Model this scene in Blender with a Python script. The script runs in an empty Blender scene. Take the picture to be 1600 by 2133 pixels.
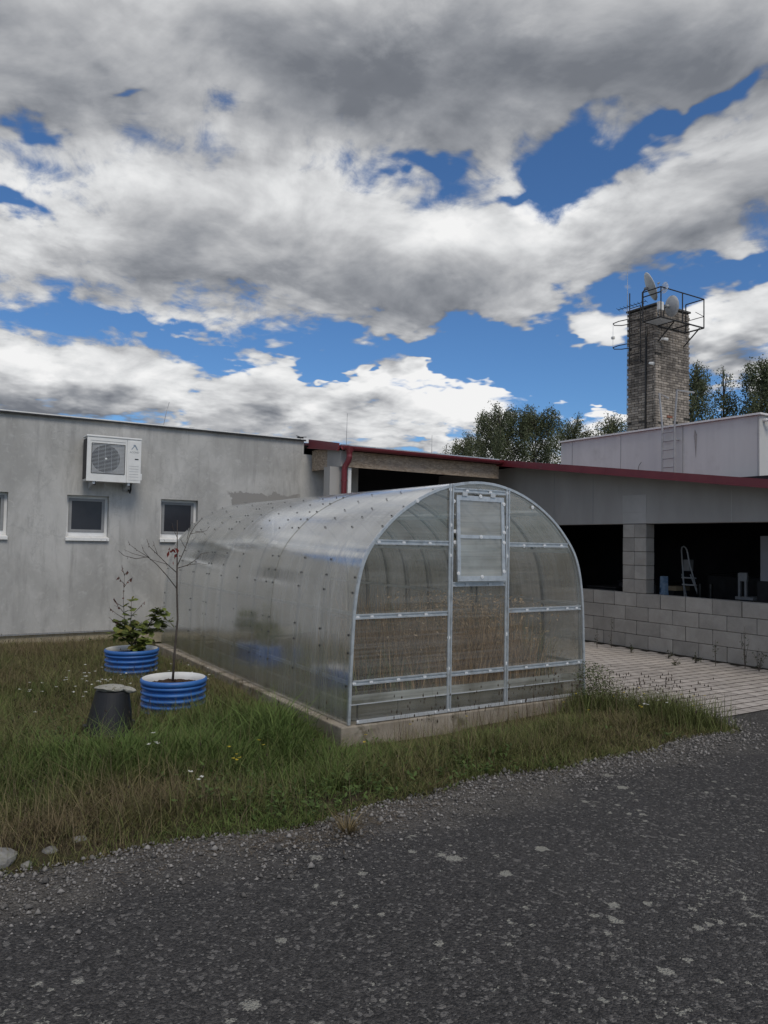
import bpy, bmesh, math, random
import numpy as np
from mathutils import Vector, Matrix
R_ = math.radians
rng = np.random.default_rng(7)
random.seed(7)
sc = bpy.context.scene
C = sc.collection

# ------------------------------------------------------------------ camera
cd = bpy.data.cameras.new('camera')
cam = bpy.data.objects.new('camera', cd); C.objects.link(cam)
cd.sensor_fit = 'HORIZONTAL'; cd.sensor_width = 36.0
cd.lens = 1568.81 / 1600 * 36.0
cd.clip_start = 0.05; cd.clip_end = 3000
RM = Matrix(((0.84854, 0.03694, 0.52784), (-0.52883, 0.02557, 0.84834), (0.01784, -0.99899, 0.04123)))
rx, dn, fw = RM.col[0], RM.col[1], RM.col[2]
M = Matrix(((rx[0], -dn[0], -fw[0], 0), (rx[1], -dn[1], -fw[1], 0), (rx[2], -dn[2], -fw[2], 1.78), (0, 0, 0, 1)))
cam.matrix_world = M
sc.camera = cam

# ------------------------------------------------------------------ view, sampling
sc.view_settings.view_transform = 'Standard'
sc.view_settings.look = 'None'
sc.view_settings.gamma = 1.0
sc.view_settings.use_curve_mapping = False
sc.view_settings.exposure = 0.0
sc.cycles.use_denoising = True
sc.cycles.max_bounces = 8
sc.cycles.transparent_max_bounces = 16
sc.cycles.sample_clamp_indirect = 4.0

# ------------------------------------------------------------------ sun and sky
SUN_EL, SUN_AZ = R_(52), R_(188)          # azimuth from +Y towards +X: from behind the camera
sd = bpy.data.lights.new('sun', 'SUN')
sd.energy = 1.6; sd.angle = R_(24); sd.color = (1.0, 0.92, 0.80)
sun = bpy.data.objects.new('sun', sd); C.objects.link(sun)
dirs = Vector((math.sin(SUN_AZ) * math.cos(SUN_EL), math.cos(SUN_AZ) * math.cos(SUN_EL), math.sin(SUN_EL)))
sun.location = dirs * 60
sun.rotation_euler = dirs.to_track_quat('Z', 'Y').to_euler()

W = bpy.data.worlds.new('World'); sc.world = W; W.use_nodes = True
wt = W.node_tree
for n in list(wt.nodes): wt.nodes.remove(n)

class NT:
    """small helper to write node trees as expressions"""
    def __init__(s, t): s.t = t
    def new(s, ty, **k):
        n = s.t.nodes.new(ty)
        for a, b in k.items(): setattr(n, a, b)
        return n
    def put(s, sock, v):
        if v is None: return
        if isinstance(v, bpy.types.NodeSocket): s.t.links.new(v, sock)
        else: sock.default_value = v
    def m(s, op, a, b=None, c=None, clamp=False):
        n = s.new('ShaderNodeMath', operation=op, use_clamp=clamp)
        s.put(n.inputs[0], a); s.put(n.inputs[1], b)
        if c is not None: s.put(n.inputs[2], c)
        return n.outputs[0]
    def vm(s, op, a, b=None):
        n = s.new('ShaderNodeVectorMath', operation=op)
        s.put(n.inputs[0], a); s.put(n.inputs[1], b)
        return n.outputs['Value'] if op in ('DOT_PRODUCT', 'LENGTH', 'DISTANCE') else n.outputs[0]
    def comb(s, x, y, z):
        n = s.new('ShaderNodeCombineXYZ')
        for i, v in enumerate((x, y, z)): s.put(n.inputs[i], v)
        return n.outputs[0]
    def sep(s, v):
        n = s.new('ShaderNodeSeparateXYZ'); s.put(n.inputs[0], v); return n.outputs
    def mapping(s, v, loc=(0,0,0), rot=(0,0,0), scale=(1,1,1), ty='POINT'):
        n = s.new('ShaderNodeMapping', vector_type=ty); s.put(n.inputs[0], v)
        n.inputs[1].default_value = loc; n.inputs[2].default_value = rot; n.inputs[3].default_value = scale
        return n.outputs[0]
    def noise(s, v, scale, detail=4, rough=0.55, dist=0.0, dim='3D', out='Fac'):
        n = s.new('ShaderNodeTexNoise', noise_dimensions=dim); s.put(n.inputs['Vector'], v)
        n.inputs['Scale'].default_value = scale; n.inputs['Detail'].default_value = detail
        n.inputs['Roughness'].default_value = rough; n.inputs['Distortion'].default_value = dist
        return n.outputs[out]
    def voro(s, v, scale, feature='F1', dim='3D', rnd=1.0):
        n = s.new('ShaderNodeTexVoronoi', feature=feature, voronoi_dimensions=dim); s.put(n.inputs['Vector'], v)
        n.inputs['Scale'].default_value = scale; n.inputs['Randomness'].default_value = rnd
        return n.outputs
    def rng(s, v, a, b, c=0.0, d=1.0, smooth=True):
        n = s.new('ShaderNodeMapRange', interpolation_type='SMOOTHSTEP' if smooth else 'LINEAR')
        n.clamp = True
        s.put(n.inputs[0], v)
        for i, q in enumerate((a, b, c, d)): s.put(n.inputs[1 + i], q)
        return n.outputs[0]
    def mix(s, f, a, b, blend='MIX'):
        n = s.new('ShaderNodeMix', data_type='RGBA', blend_type=blend)
        n.clamp_factor = True
        s.put(n.inputs[0], f)
        for i, q in ((6, a), (7, b)):
            if isinstance(q, (tuple, list)) and len(q) == 3: q = (*q, 1)
            s.put(n.inputs[i], q)
        return n.outputs[2]
    def ramp(s, f, stops, interp='LINEAR'):
        n = s.new('ShaderNodeValToRGB'); s.put(n.inputs[0], f)
        cr = n.color_ramp; cr.interpolation = interp
        while len(cr.elements) < len(stops): cr.elements.new(0.5)
        for e, (p, c) in zip(cr.elements, stops):
            e.position = p; e.color = (*c, 1) if len(c) == 3 else c
        return n.outputs[0]
    def bump(s, h, strength=0.3, dist=0.01, normal=None):
        n = s.new('ShaderNodeBump'); s.put(n.inputs['Height'], h)
        n.inputs['Strength'].default_value = strength; n.inputs['Distance'].default_value = dist
        if normal is not None: s.put(n.inputs['Normal'], normal)
        return n.outputs[0]

w = NT(wt)
sky = w.new('ShaderNodeTexSky', sky_type='NISHITA', sun_disc=False)
sky.sun_elevation = SUN_EL; sky.sun_rotation = SUN_AZ
sky.altitude = 400; sky.air_density = 1.0; sky.dust_density = 0.4; sky.ozone_density = 2.5
gen = w.new('ShaderNodeTexCoord').outputs['Generated']

# broad cloud masses and gaps of the sky: azimuth, elevation, half widths (degrees), tilt, amount
BLOBS = [
 (54.4, 28.4, 6.1, 0.81, 17, -0.52),
 (45.3, 27.4, 2.8, 1.73, 35, -0.42),
 (47.0, 29.9, 2.1, 0.83, 0, -0.26),
 (35.1, 27.1, 2.8, 0.60, 0, -0.36),
 (42.1, 25.0, 2.1, 0.49, 10, -0.3),
 (11.1, 29.9, 2.3, 0.53, 10, -0.36),
 (6.5, 27.1, 1.4, 0.86, 0, -0.28),
 (4.6, 21.7, 1.3, 0.63, -10, -0.38),
 (37.2, 15.0, 10.7, 1.31, 0, -0.62),
 (43.0, 12.7, 6.6, 1.73, 0, -0.62),
 (48.5, 11.8, 4.0, 2.03, 0, -0.5),
 (45.7, 17.3, 1.7, 0.99, 0, -0.25),
 (14.8, 14.7, 5.2, 0.73, -14, -0.52),
 (25.8, 13.7, 4.0, 0.84, -8, -0.5),
 (57.5, 19.1, 2.7, 0.78, 14, -0.42),
 (50.8, 18.6, 2.3, 0.64, 8, -0.3),
 (29.7, 34.5, 28.1, 4.94, 0, 0.62),
 (7.4, 31.0, 9.9, 3.92, 0, 0.28),
 (55.3, 32.1, 6.0, 1.75, 0, 0.3),
 (20.5, 22.3, 22.0, 4.59, 0, 0.34),
 (35.2, 20.9, 14.3, 3.21, 0, 0.3),
 (54.4, 23.4, 6.9, 2.32, 17, 0.42),
 (16.7, 10.3, 15.1, 1.89, -5, 0.4),
 (8.4, 11.6, 6.5, 1.46, -5, 0.22),
 (47.3, 15.6, 2.1, 1.39, 10, 0.62),
 (57.2, 15.9, 2.9, 1.55, 12, 0.6),
 (37.6, 10.8, 5.0, 0.99, 4, 0.55),
 (48.0, 9.7, 1.8, 0.62, 0, 0.6),
 (34.4, 7.6, 4.0, 0.65, 0, 0.6),
 (34.3, 12.5, 1.3, 0.32, 0, 0.55),
 (29.7, 12.9, 1.0, 0.28, 0, 0.45),
 (58.1, 11.6, 1.8, 0.80, 0, 0.5),
 (25.9, 11.5, 4.8, 1.06, 0, 0.3),
]
def density(d, small=True):
    x, y, z = w.sep(d)
    el = w.m('MULTIPLY', w.m('ARCSINE', z), 57.29578)
    az = w.m('MULTIPLY', w.m('ARCTAN2', x, y), 57.29578)
    ae0 = w.comb(az, el, 0)
    zz = w.m('ADD', w.m('MAXIMUM', z, 0.0), 0.17)
    p = w.comb(w.m('DIVIDE', x, zz), w.m('DIVIDE', y, zz), 0)
    wp_ = w.vm('MULTIPLY', w.vm('SUBTRACT', w.noise(p, 5.0, 3, 0.6, 0.0, dim='2D', out='Color'), (.5, .5, .5)), (9.0, 5.5, 0))
    ae = w.vm('ADD', ae0, wp_)
    n1 = w.noise(p, 2.1, 7, 0.58, 0.25, dim='2D')
    n1 = w.m('MULTIPLY_ADD', w.m('SUBTRACT', n1, 0.5), 1.35, 0.5)
    acc = w.m('SUBTRACT', n1, 0.40)
    for a, e, sx, sy, tilt, amt in BLOBS:
        if not small and sy < 1.0: continue
        q = w.mapping(ae, loc=(a, e, 0), rot=(0, 0, R_(tilt)), scale=(sx, sy, 1), ty='TEXTURE')
        g = w.m('POWER', 0.36788, w.vm('DOT_PRODUCT', q, q))
        acc = w.m('MULTIPLY_ADD', g, amt, acc)
    return acc, p, el
nd = w.vm('NORMALIZE', gen)
d0, p0, el0 = density(nd)
up = w.vm('NORMALIZE', w.vm('ADD', nd, (0.012, -0.01, 0.045)))
d1, _, _ = density(up, False)
fine = w.noise(p0, 8.0, 6, 0.65, 0.5, dim='2D')
mott = w.noise(p0, 3.6, 5, 0.55, 0.3, dim='2D')
d0f = w.m('MULTIPLY_ADD', w.m('SUBTRACT', fine, 0.5), 0.34, d0)
alpha = w.rng(d0f, -0.03, 0.20)
lit = w.m('MULTIPLY_ADD', w.m('SUBTRACT', d0f, d1), 1.15, 0.60)
thick = w.rng(d0f, 0.18, 0.88)
lit = w.m('MULTIPLY_ADD', w.m('SUBTRACT', mott, 0.5), w.m('SUBTRACT', 1.05, w.m('MULTIPLY', thick, 0.55)), lit)
shade = w.rng(w.m('SUBTRACT', lit, w.m('MULTIPLY', thick, 0.56)), -0.45, 1.0, 0.0, 1.0, False)
ccol = w.ramp(shade, [(0.0, (.15, .163, .19)), (0.31, (.195, .21, .24)), (0.48, (.32, .335, .365)), (0.655, (.52, .53, .55)), (0.86, (.82, .83, .84)), (1.0, (1.0, 1.0, 1.0))])
blue = w.mix(1.0, sky.outputs[0], (.62, .92, 1.22), 'MULTIPLY')
bgs = w.new('ShaderNodeBackground'); w.put(bgs.inputs[0], blue); bgs.inputs[1].default_value = 0.085
W.cycles.sampling_method = 'MANUAL'; W.cycles.sample_map_resolution = 512
bgc = w.new('ShaderNodeBackground'); w.put(bgc.inputs[0], ccol); bgc.inputs[1].default_value = 0.9
mx = w.new('ShaderNodeMixShader'); w.put(mx.inputs[0], alpha)
wt.links.new(bgs.outputs[0], mx.inputs[1]); wt.links.new(bgc.outputs[0], mx.inputs[2])
wo = w.new('ShaderNodeOutputWorld'); wt.links.new(mx.outputs[0], wo.inputs[0])

# ------------------------------------------------------------------ mesh helpers
class MB:
    def __init__(s): s.v = []; s.f = []; s.c = None
    def add(s, vs, fs):
        o = len(s.v); s.v += [tuple(v) for v in vs]; s.f += [tuple(i + o for i in f) for f in fs]; return s
    def box(s, x0, x1, y0, y1, z0, z1):
        return s.add([(x0,y0,z0),(x1,y0,z0),(x1,y1,z0),(x0,y1,z0),(x0,y0,z1),(x1,y0,z1),(x1,y1,z1),(x0,y1,z1)],
                     [(0,3,2,1),(4,5,6,7),(0,1,5,4),(1,2,6,5),(2,3,7,6),(3,0,4,7)])
    def prism(s, poly, d):
        """closed polygon (3D points) pushed along vector d"""
        n = len(poly); d = Vector(d)
        vs = [Vector(p) for p in poly] + [Vector(p) + d for p in poly]
        return s.add(vs, [tuple(range(n))[::-1], tuple(range(n, 2*n))] + [(i, (i+1) % n, n+(i+1) % n, n+i) for i in range(n)])
    def tube(s, pts, r, n=8, cap=True):
        pts = [Vector(p) for p in pts]; rs = r if isinstance(r, (list, tuple)) else [r]*len(pts)
        vs, fs = [], []; ref = None
        for i, p in enumerate(pts):
            t = (pts[min(i+1, len(pts)-1)] - pts[max(i-1, 0)]).normalized()
            if ref is None: ref = Vector((1,0,0)) if abs(t.x) < .9 else Vector((0,1,0))
            a = (ref - t*ref.dot(t)).normalized(); b = t.cross(a); ref = a
            for k in range(n):
                q = 2*math.pi*k/n
                vs.append(p + (a*math.cos(q) + b*math.sin(q))*rs[i])
        for i in range(len(pts)-1):
            for k in range(n):
                fs.append((i*n+k, i*n+(k+1) % n, (i+1)*n+(k+1) % n, (i+1)*n+k))
        if cap: fs += [tuple(range(n))[::-1], tuple(range((len(pts)-1)*n, len(pts)*n))]
        return s.add(vs, fs)
    def lathe(s, prof, c=(0,0,0), n=32):
        """profile of (radius, z) about the vertical through c"""
        vs, fs = [], []
        for r, z in prof:
            for k in range(n):
                q = 2*math.pi*k/n; vs.append((c[0]+r*math.cos(q), c[1]+r*math.sin(q), c[2]+z))
        for i in range(len(prof)-1):
            for k in range(n):
                fs.append((i*n+k, i*n+(k+1) % n, (i+1)*n+(k+1) % n, (i+1)*n+k))
        return s.add(vs, fs)
    def mesh(s, name):
        me = bpy.data.meshes.new(name); me.from_pydata(s.v, [], s.f); me.update()
        bm = bmesh.new(); bm.from_mesh(me); bmesh.ops.recalc_face_normals(bm, faces=bm.faces); bm.to_mesh(me); bm.free()
        return me
    def build(s, name, mat, parent=None, smooth=False, bevel=0):
        me = s.mesh(name)
        if mat: me.materials.append(mat)
        if smooth:
            for p in me.polygons: p.use_smooth = True
        o = bpy.data.objects.new(name, me); C.objects.link(o)
        if parent is not None: adopt(o, parent)
        if bevel:
            m = o.modifiers.new('bevel', 'BEVEL'); m.width = bevel; m.segments = 2; m.limit_method = 'ANGLE'
        return o

WL = {}
def adopt(o, parent):
    o.parent = parent
    L = WL.get(parent.name)
    if L is not None: o.matrix_parent_inverse = Matrix.Translation(-L)
def thing(name, label, cat, loc=(0,0,0), group=None):
    o = bpy.data.objects.new(name, None); C.objects.link(o); o.location = loc
    o.empty_display_size = .1
    WL[o.name] = Vector(loc)
    return tag(o, label, cat, group)
def tag(o, label, cat, group=None):
    o['label'] = label; o['category'] = cat
    if group: o['group'] = group
    return o
def struct(o): o['kind'] = 'structure'; return o
def stuff(o): o['kind'] = 'stuff'; return o
def inst(me, name, loc, parent, rot=(0,0,0), scale=(1,1,1)):
    o = bpy.data.objects.new(name, me); C.objects.link(o)
    if parent is not None: adopt(o, parent)
    o.location = loc; o.rotation_euler = rot; o.scale = scale
    return o
def wall_holes(y, thick, x0, x1, z0, z1, holes, axis='y', sign=1):
    """slab wall facing -axis at coordinate y with rectangular openings (a0,a1,z0,z1)"""
    mb = MB()
    xs = sorted({x0, x1, *[h[0] for h in holes], *[h[1] for h in holes]}); zs = sorted({z0, z1, *[h[2] for h in holes], *[h[3] for h in holes]})
    xs = [q for q in xs if x0 <= q <= x1]; zs = [q for q in zs if z0 <= q <= z1]
    P = (lambda a, b, c: (a, b, c)) if axis == 'y' else (lambda a, b, c: (b, a, c))
    def hole(a, b): return any(h[0] < a < h[1] and h[2] < b < h[3] for h in holes)
    for i in range(len(xs)-1):
        for k in range(len(zs)-1):
            if hole((xs[i]+xs[i+1])/2, (zs[k]+zs[k+1])/2): continue
            for yy in (y, y+thick):
                mb.add([P(xs[i],yy,zs[k]), P(xs[i+1],yy,zs[k]), P(xs[i+1],yy,zs[k+1]), P(xs[i],yy,zs[k+1])], [(0,1,2,3)])
    def rim(a0, a1, b0, b1):
        mb.add([P(a0,y,b0),P(a1,y,b0),P(a1,y,b1),P(a0,y,b1),P(a0,y+thick,b0),P(a1,y+thick,b0),P(a1,y+thick,b1),P(a0,y+thick,b1)],
               [(0,1,5,4),(1,2,6,5),(2,3,7,6),(3,0,4,7)])
    rim(x0, x1, z0, z1)
    for h in holes: rim(*h)
    me_v = {}
    # weld
    idx, nv = [], []
    for v in mb.v:
        k = tuple(round(q, 5) for q in v)
        if k not in me_v: me_v[k] = len(nv); nv.append(v)
        idx.append(me_v[k])
    mb.f = [tuple(idx[i] for i in f) for f in mb.f]; mb.v = nv
    return mb

# ------------------------------------------------------------------ materials
def new_mat(name):
    m = bpy.data.materials.new(name); m.use_nodes = True
    t = m.node_tree
    for n in list(t.nodes): t.nodes.remove(n)
    q = NT(t); out = q.new('ShaderNodeOutputMaterial'); b = q.new('ShaderNodeBsdfPrincipled')
    t.links.new(b.outputs[0], out.inputs[0])
    return m, q, b, out
def coords(q): return q.new('ShaderNodeTexCoord').outputs['Object']
def pm(name, a, b=None, scale=6, rough=.7, bump=0.0, bscale=40, metal=0.0, stretch=(1,1,1), spots=None, spec=.5, detail=5, bdist=.004, rnd=0.0):
    m, q, p, out = new_mat(name)
    co = coords(q)
    col = (*a, 1)
    if b is not None:
        f = q.rng(q.noise(q.mapping(co, scale=stretch), scale, detail, .6), .3, .7)
        col = q.mix(f, a, b)
    if spots:
        sc_, colr, lo, hi = spots
        col = q.mix(q.rng(q.noise(co, sc_, 4, .65), lo, hi), col, colr)
    if rnd:
        oi = q.new('ShaderNodeObjectInfo').outputs['Random']
        hv = q.new('ShaderNodeHueSaturation'); q.put(hv.inputs['Color'], col)
        q.put(hv.inputs['Value'], q.rng(oi, 0, 1, 1-rnd, 1+rnd, False)); col = hv.outputs[0]
    q.put(p.inputs['Base Color'], col); p.inputs['Roughness'].default_value = rough
    p.inputs['Metallic'].default_value = metal; p.inputs['Specular IOR Level'].default_value = spec
    if bump: q.put(p.inputs['Normal'], q.bump(q.noise(co, bscale, 5, .6), bump, bdist))
    return m
def attr_mat(name, rough=.75, trans=0.0, attr='col'):
    m, q, p, out = new_mat(name)
    at = q.new('ShaderNodeAttribute'); at.attribute_name = attr
    q.put(p.inputs['Base Color'], at.outputs['Color']); p.inputs['Roughness'].default_value = rough
    p.inputs['Specular IOR Level'].default_value = .25
    if trans:
        tr = q.new('ShaderNodeBsdfTranslucent'); q.put(tr.inputs[0], at.outputs['Color'])
        mxn = q.new('ShaderNodeMixShader'); mxn.inputs[0].default_value = trans
        m.node_tree.links.new(p.outputs[0], mxn.inputs[1]); m.node_tree.links.new(tr.outputs[0], mxn.inputs[2])
        m.node_tree.links.new(mxn.outputs[0], out.inputs[0])
    return m

MT = {}
# plaster facade: trowelled grey render with cloudy stains and a repaired darker patch
def facade_mat():
    m, q, p, out = new_mat('facade_plaster'); co = coords(q)
    x, y, z = q.sep(co)
    n1 = q.noise(q.mapping(co, scale=(1, 1, .55)), 1.3, 7, .62, .6)
    n2 = q.noise(q.mapping(co, scale=(3.0, 1, .5)), 2.2, 6, .65, .3)
    n3 = q.noise(co, 9, 6, .7, .8)
    c = q.mix(q.rng(n1, .3, .7), (.36, .355, .34), (.52, .512, .492))
    c = q.mix(q.rng(n2, .48, .74, 0, .7), c, (.30, .295, .282))
    c = q.mix(q.rng(n3, .52, .72, 0, .4), c, (.58, .575, .555))
    # thin trowel cracks
    v = q.voro(q.mapping(q.vm('ADD', co, q.vm('SCALE', q.noise(co, 2.5, 4, .6, out='Color'), None)), scale=(1, 1, .6)), .9, 'DISTANCE_TO_EDGE')[0]
    c = q.mix(q.rng(v, 0.0, .018, .22, 0), c, (.24, .24, .235))
    # damp streaks under the machine and below the coping
    wob = q.m('MULTIPLY_ADD', q.m('SUBTRACT', q.noise(co, 3.2, 6, .65), .5), .7, 0)
    px = q.m('MULTIPLY', q.rng(q.m('ADD', x, wob), 4.94, 4.99), q.rng(q.m('ADD', x, wob), 6.38, 6.47, 1, 0))
    hump = q.m('MULTIPLY_ADD', q.noise(co, 2.6, 5, .6), .55, 2.42)
    pz = q.rng(q.m('SUBTRACT', hump, z), -.012, .012)
    c = q.mix(q.m('MULTIPLY', px, pz), c, (.29, .28, .265))
    st = q.rng(q.noise(q.mapping(co, scale=(5, 1, .12)), 1.6, 4, .6), .55, .8, 0, .35)
    st = q.m('MULTIPLY', st, q.rng(z, 1.2, 3.8))
    c = q.mix(st, c, (.25, .25, .25))
    q.put(p.inputs['Base Color'], c); p.inputs['Roughness'].default_value = .92; p.inputs['Specular IOR Level'].default_value = .2
    h = q.m('ADD', q.m('MULTIPLY', n3, .6), q.m('MULTIPLY', q.noise(co, 70, 4, .6), .25))
    q.put(p.inputs['Normal'], q.bump(h, .35, .012))
    return m
def asphalt_mat():
    m, q, p, out = new_mat('asphalt'); co = coords(q)
    x, y, z = q.sep(co)
    big = q.noise(co, .55, 4, .6); med = q.noise(co, 7, 5, .65)
    v1 = q.voro(co, 95, dim='2D'); v2 = q.voro(co, 48, dim='2D')
    cell = q.new('ShaderNodeSeparateColor'); q.put(cell.inputs[0], v1[1])
    cell2 = q.new('ShaderNodeSeparateColor'); q.put(cell2.inputs[0], v2[1])
    c = q.mix(q.rng(big, .35, .65), (.022, .021, .021), (.035, .033, .0325))
    c = q.mix(q.rng(cell.outputs[0], .0, 1.0, 0, .85, False), c, (.098, .092, .088))
    c = q.mix(q.rng(cell2.outputs[1], .9, .97, 0, .75), c, (.19, .18, .168))
    c = q.mix(q.rng(cell.outputs[2], .93, .97, 0, .7), c, (.22, .21, .195))
    c = q.mix(q.rng(med, .55, .75, 0, .5), c, (.021, .02, .02))
    # pale lichen spots, clustered
    wob = q.vm('MULTIPLY', q.vm('SUBTRACT', q.noise(co, 38, 4, .7, out='Color'), (.5, .5, .5)), (.085, .085, 0))
    lc = q.vm('ADD', co, wob)
    for scl, thr, rr, seed in ((7.5, .42, .36, 0), (14, .45, .36, 7.3), (29, .48, .33, 3.1)):
        vo = q.voro(q.vm('ADD', lc, (seed, seed, 0)), scl, dim='2D')
        sp = q.new('ShaderNodeSeparateColor'); q.put(sp.inputs[0], vo[1])
        clus = q.rng(q.noise(q.vm('ADD', co, (seed, 0, 0)), 1.25, 5, .65), .44, .70)
        near = q.rng(y, 1.9, 4.4, 1.0, .42)
        on_ = q.rng(q.m('MULTIPLY', q.m('MULTIPLY', sp.outputs[0], clus), near), thr*.62, thr*.68)
        rad = q.m('MULTIPLY', sp.outputs[1], rr)
        blob = q.rng(q.m('ADD', q.m('SUBTRACT', rad, vo[0]), q.m('MULTIPLY_ADD', q.noise(co, 120, 3, .7), .36, -.18)), 0, .04)
        c = q.mix(q.m('MULTIPLY', q.m('MULTIPLY', on_, blob), .8), c, (.35, .34, .295))
    # sandy grit washed along the verge
    edge = q.m('MULTIPLY', q.rng(q.m('MULTIPLY_ADD', q.noise(co, 1.4, 5, .65), 1.5, q.m('SUBTRACT', y, 0.0)), 4.55, 5.1), q.rng(x, 5.2, 7.2, .9, .25))
    c = q.mix(q.m('MULTIPLY', edge, .55), c, q.mix(q.rng(cell.outputs[1], 0, 1), (.10, .088, .075), (.24, .22, .19)))
    q.put(p.inputs['Base Color'], c); p.inputs['Roughness'].default_value = .86; p.inputs['Specular IOR Level'].default_value = .35
    h = q.m('ADD', q.m('MULTIPLY', v1[0], -.6), q.m('ADD', q.m('MULTIPLY', v2[0], -.5), q.m('MULTIPLY', med, .8)))
    q.put(p.inputs['Normal'], q.bump(h, 1.0, .02))
    return m
def block_mat(name, a, b, rnd=.12):
    m, q, p, out = new_mat(name); co = coords(q)
    oi = q.new('ShaderNodeObjectInfo').outputs['Random']
    pos = q.vm('ADD', co, q.comb(q.m('MULTIPLY', oi, 17.0), q.m('MULTIPLY', oi, 31.0), q.m('MULTIPLY', oi, 11.0)))
    n1 = q.noise(pos, 3.0, 6, .65, .4); n2 = q.noise(pos, 60, 4, .7)
    c = q.mix(q.rng(n1, .3, .72), a, b)
    c = q.mix(q.rng(n2, .5, .8, 0, .4), c, tuple(v*.62 for v in a))
    hv = q.new('ShaderNodeHueSaturation'); q.put(hv.inputs['Color'], c)
    q.put(hv.inputs['Value'], q.rng(oi, 0, 1, 1-rnd, 1+rnd, False))
    q.put(p.inputs['Base Color'], hv.outputs[0]); p.inputs['Roughness'].default_value = .95; p.inputs['Specular IOR Level'].default_value = .2
    q.put(p.inputs['Normal'], q.bump(q.m('ADD', n2, q.m('MULTIPLY', n1, .5)), .5, .006))
    return m
def osb_mat():
    m, q, p, out = new_mat('strand_board'); co = coords(q)
    v = q.voro(q.mapping(co, rot=(.3, .2, .5), scale=(14, 14, 38)), 1.4)
    s_ = q.new('ShaderNodeSeparateColor'); q.put(s_.inputs[0], v[1])
    v2 = q.voro(q.mapping(co, rot=(.1, .9, .2), scale=(34, 20, 12)), 1.3)
    s2 = q.new('ShaderNodeSeparateColor'); q.put(s2.inputs[0], v2[1])
    c = q.mix(s_.outputs[0], (.22, .155, .10), (.52, .41, .295))
    c = q.mix(q.m('MULTIPLY', s2.outputs[1], .6), c, (.27, .22, .17))
    c = q.mix(q.rng(q.noise(co, 1.6, 5, .6), .4, .75, 0, .5), c, (.27, .235, .205))
    q.put(p.inputs['Base Color'], c); p.inputs['Roughness'].default_value = .85
    q.put(p.inputs['Normal'], q.bump(s_.outputs[1], .4, .004))
    return m
def poly_mat(name, ribs, see, tint, milky, rough=.10, f0=.11, fexp=4.0, ribscale=55, wave=.02, ribc=.75, dirt=(.16, .15, .105)):
    """twin-wall polycarbonate: partly clear, partly milky, glossy skin, fine ribs along one axis"""
    m, q, p, out = new_mat(name); L = m.node_tree.links; m.node_tree.nodes.remove(p)
    co = coords(q)
    st = {'z': (.35, .35, ribscale), 'y': (.25, ribscale, .25)}[ribs]
    rib = q.noise(q.mapping(co, scale=st), 1.0, 3, .7)
    rib2 = q.noise(q.mapping(co, scale=tuple(v*.22 if v > 1 else v*1.6 for v in st)), 1.0, 4, .65)
    wav = q.noise(q.mapping(co, scale=(1, .9, 1)), 1.1, 2, .5, .4)
    x, y, z = q.sep(co)
    grime = q.m('MULTIPLY', q.rng(q.m('ADD', q.m('MULTIPLY', rib2, .9), q.noise(co, 1.4, 5, .65)), .75, 1.25), .75)
    colm = q.mix(grime, milky, dirt)
    dif = q.new('ShaderNodeBsdfDiffuse'); q.put(dif.inputs[0], colm)
    trl = q.new('ShaderNodeBsdfTranslucent'); q.put(trl.inputs[0], colm)
    milk = q.new('ShaderNodeMixShader'); milk.inputs[0].default_value = .45
    L.new(dif.outputs[0], milk.inputs[1]); L.new(trl.outputs[0], milk.inputs[2])
    tr = q.new('ShaderNodeBsdfTransparent'); tr.inputs[0].default_value = (*tint, 1)
    body = q.new('ShaderNodeMixShader')
    q.put(body.inputs[0], q.m('MULTIPLY_ADD', q.m('SUBTRACT', rib, .5), ribc, see, clamp=True))
    L.new(milk.outputs[0], body.inputs[1]); L.new(tr.outputs[0], body.inputs[2])
    nrm = q.bump(q.m('ADD', q.m('MULTIPLY', rib, .012), q.m('MULTIPLY', wav, 1.0)), .35, wave)
    gl = q.new('ShaderNodeBsdfGlossy'); gl.inputs[0].default_value = (.95, .96, .97, 1)
    q.put(gl.inputs['Roughness'], q.rng(rib, .3, .7, rough*.7, rough*1.6)); q.put(gl.inputs['Normal'], nrm)
    lw = q.new('ShaderNodeLayerWeight'); q.put(lw.inputs['Normal'], nrm)
    fin = q.new('ShaderNodeMixShader'); q.put(fin.inputs[0], q.m('MULTIPLY_ADD', q.m('POWER', lw.outputs['Facing'], fexp), .80, f0, clamp=True))
    L.new(body.outputs[0], fin.inputs[1]); L.new(gl.outputs[0], fin.inputs[2]); L.new(fin.outputs[0], out.inputs[0])
    return m

MT['facade'] = facade_mat(); MT['asphalt'] = asphalt_mat(); MT['osb'] = osb_mat()
MT['block'] = block_mat('concrete_block', (.315, .295, .265), (.405, .38, .345))
MT['paver'] = block_mat('concrete_paver', (.35, .315, .285), (.44, .40, .365), .13)
MT['found'] = pm('old_concrete', (.25, .215, .17), (.37, .33, .275), 3.5, .95, .8, 45, spots=(4.5, (.12, .105, .075), .50, .68), spec=.2)
MT['curb'] = pm('mossy_concrete', (.20, .19, .15), (.28, .265, .225), 3.5, .95, .5, 40, spots=(3.0, (.07, .075, .04), .52, .7), spec=.2)
MT['lintel'] = pm('smooth_lintel_plaster', (.31, .30, .285), (.36, .35, .335), 1.2, .9, .2, 50, stretch=(1, 1.5, .5), spec=.2)
MT['lpatch'] = pm('pale_lintel_plaster', (.38, .372, .36), (.44, .43, .415), 3, .9, .2, 50, spec=.2)
MT['upper'] = pm('upper_wall_plaster', (.54, .545, .535), (.61, .615, .60), .9, .9, .15, 60, stretch=(1, 2.5, .25), spots=(1.1, (.47, .47, .455), .5, .75), spec=.2)
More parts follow.
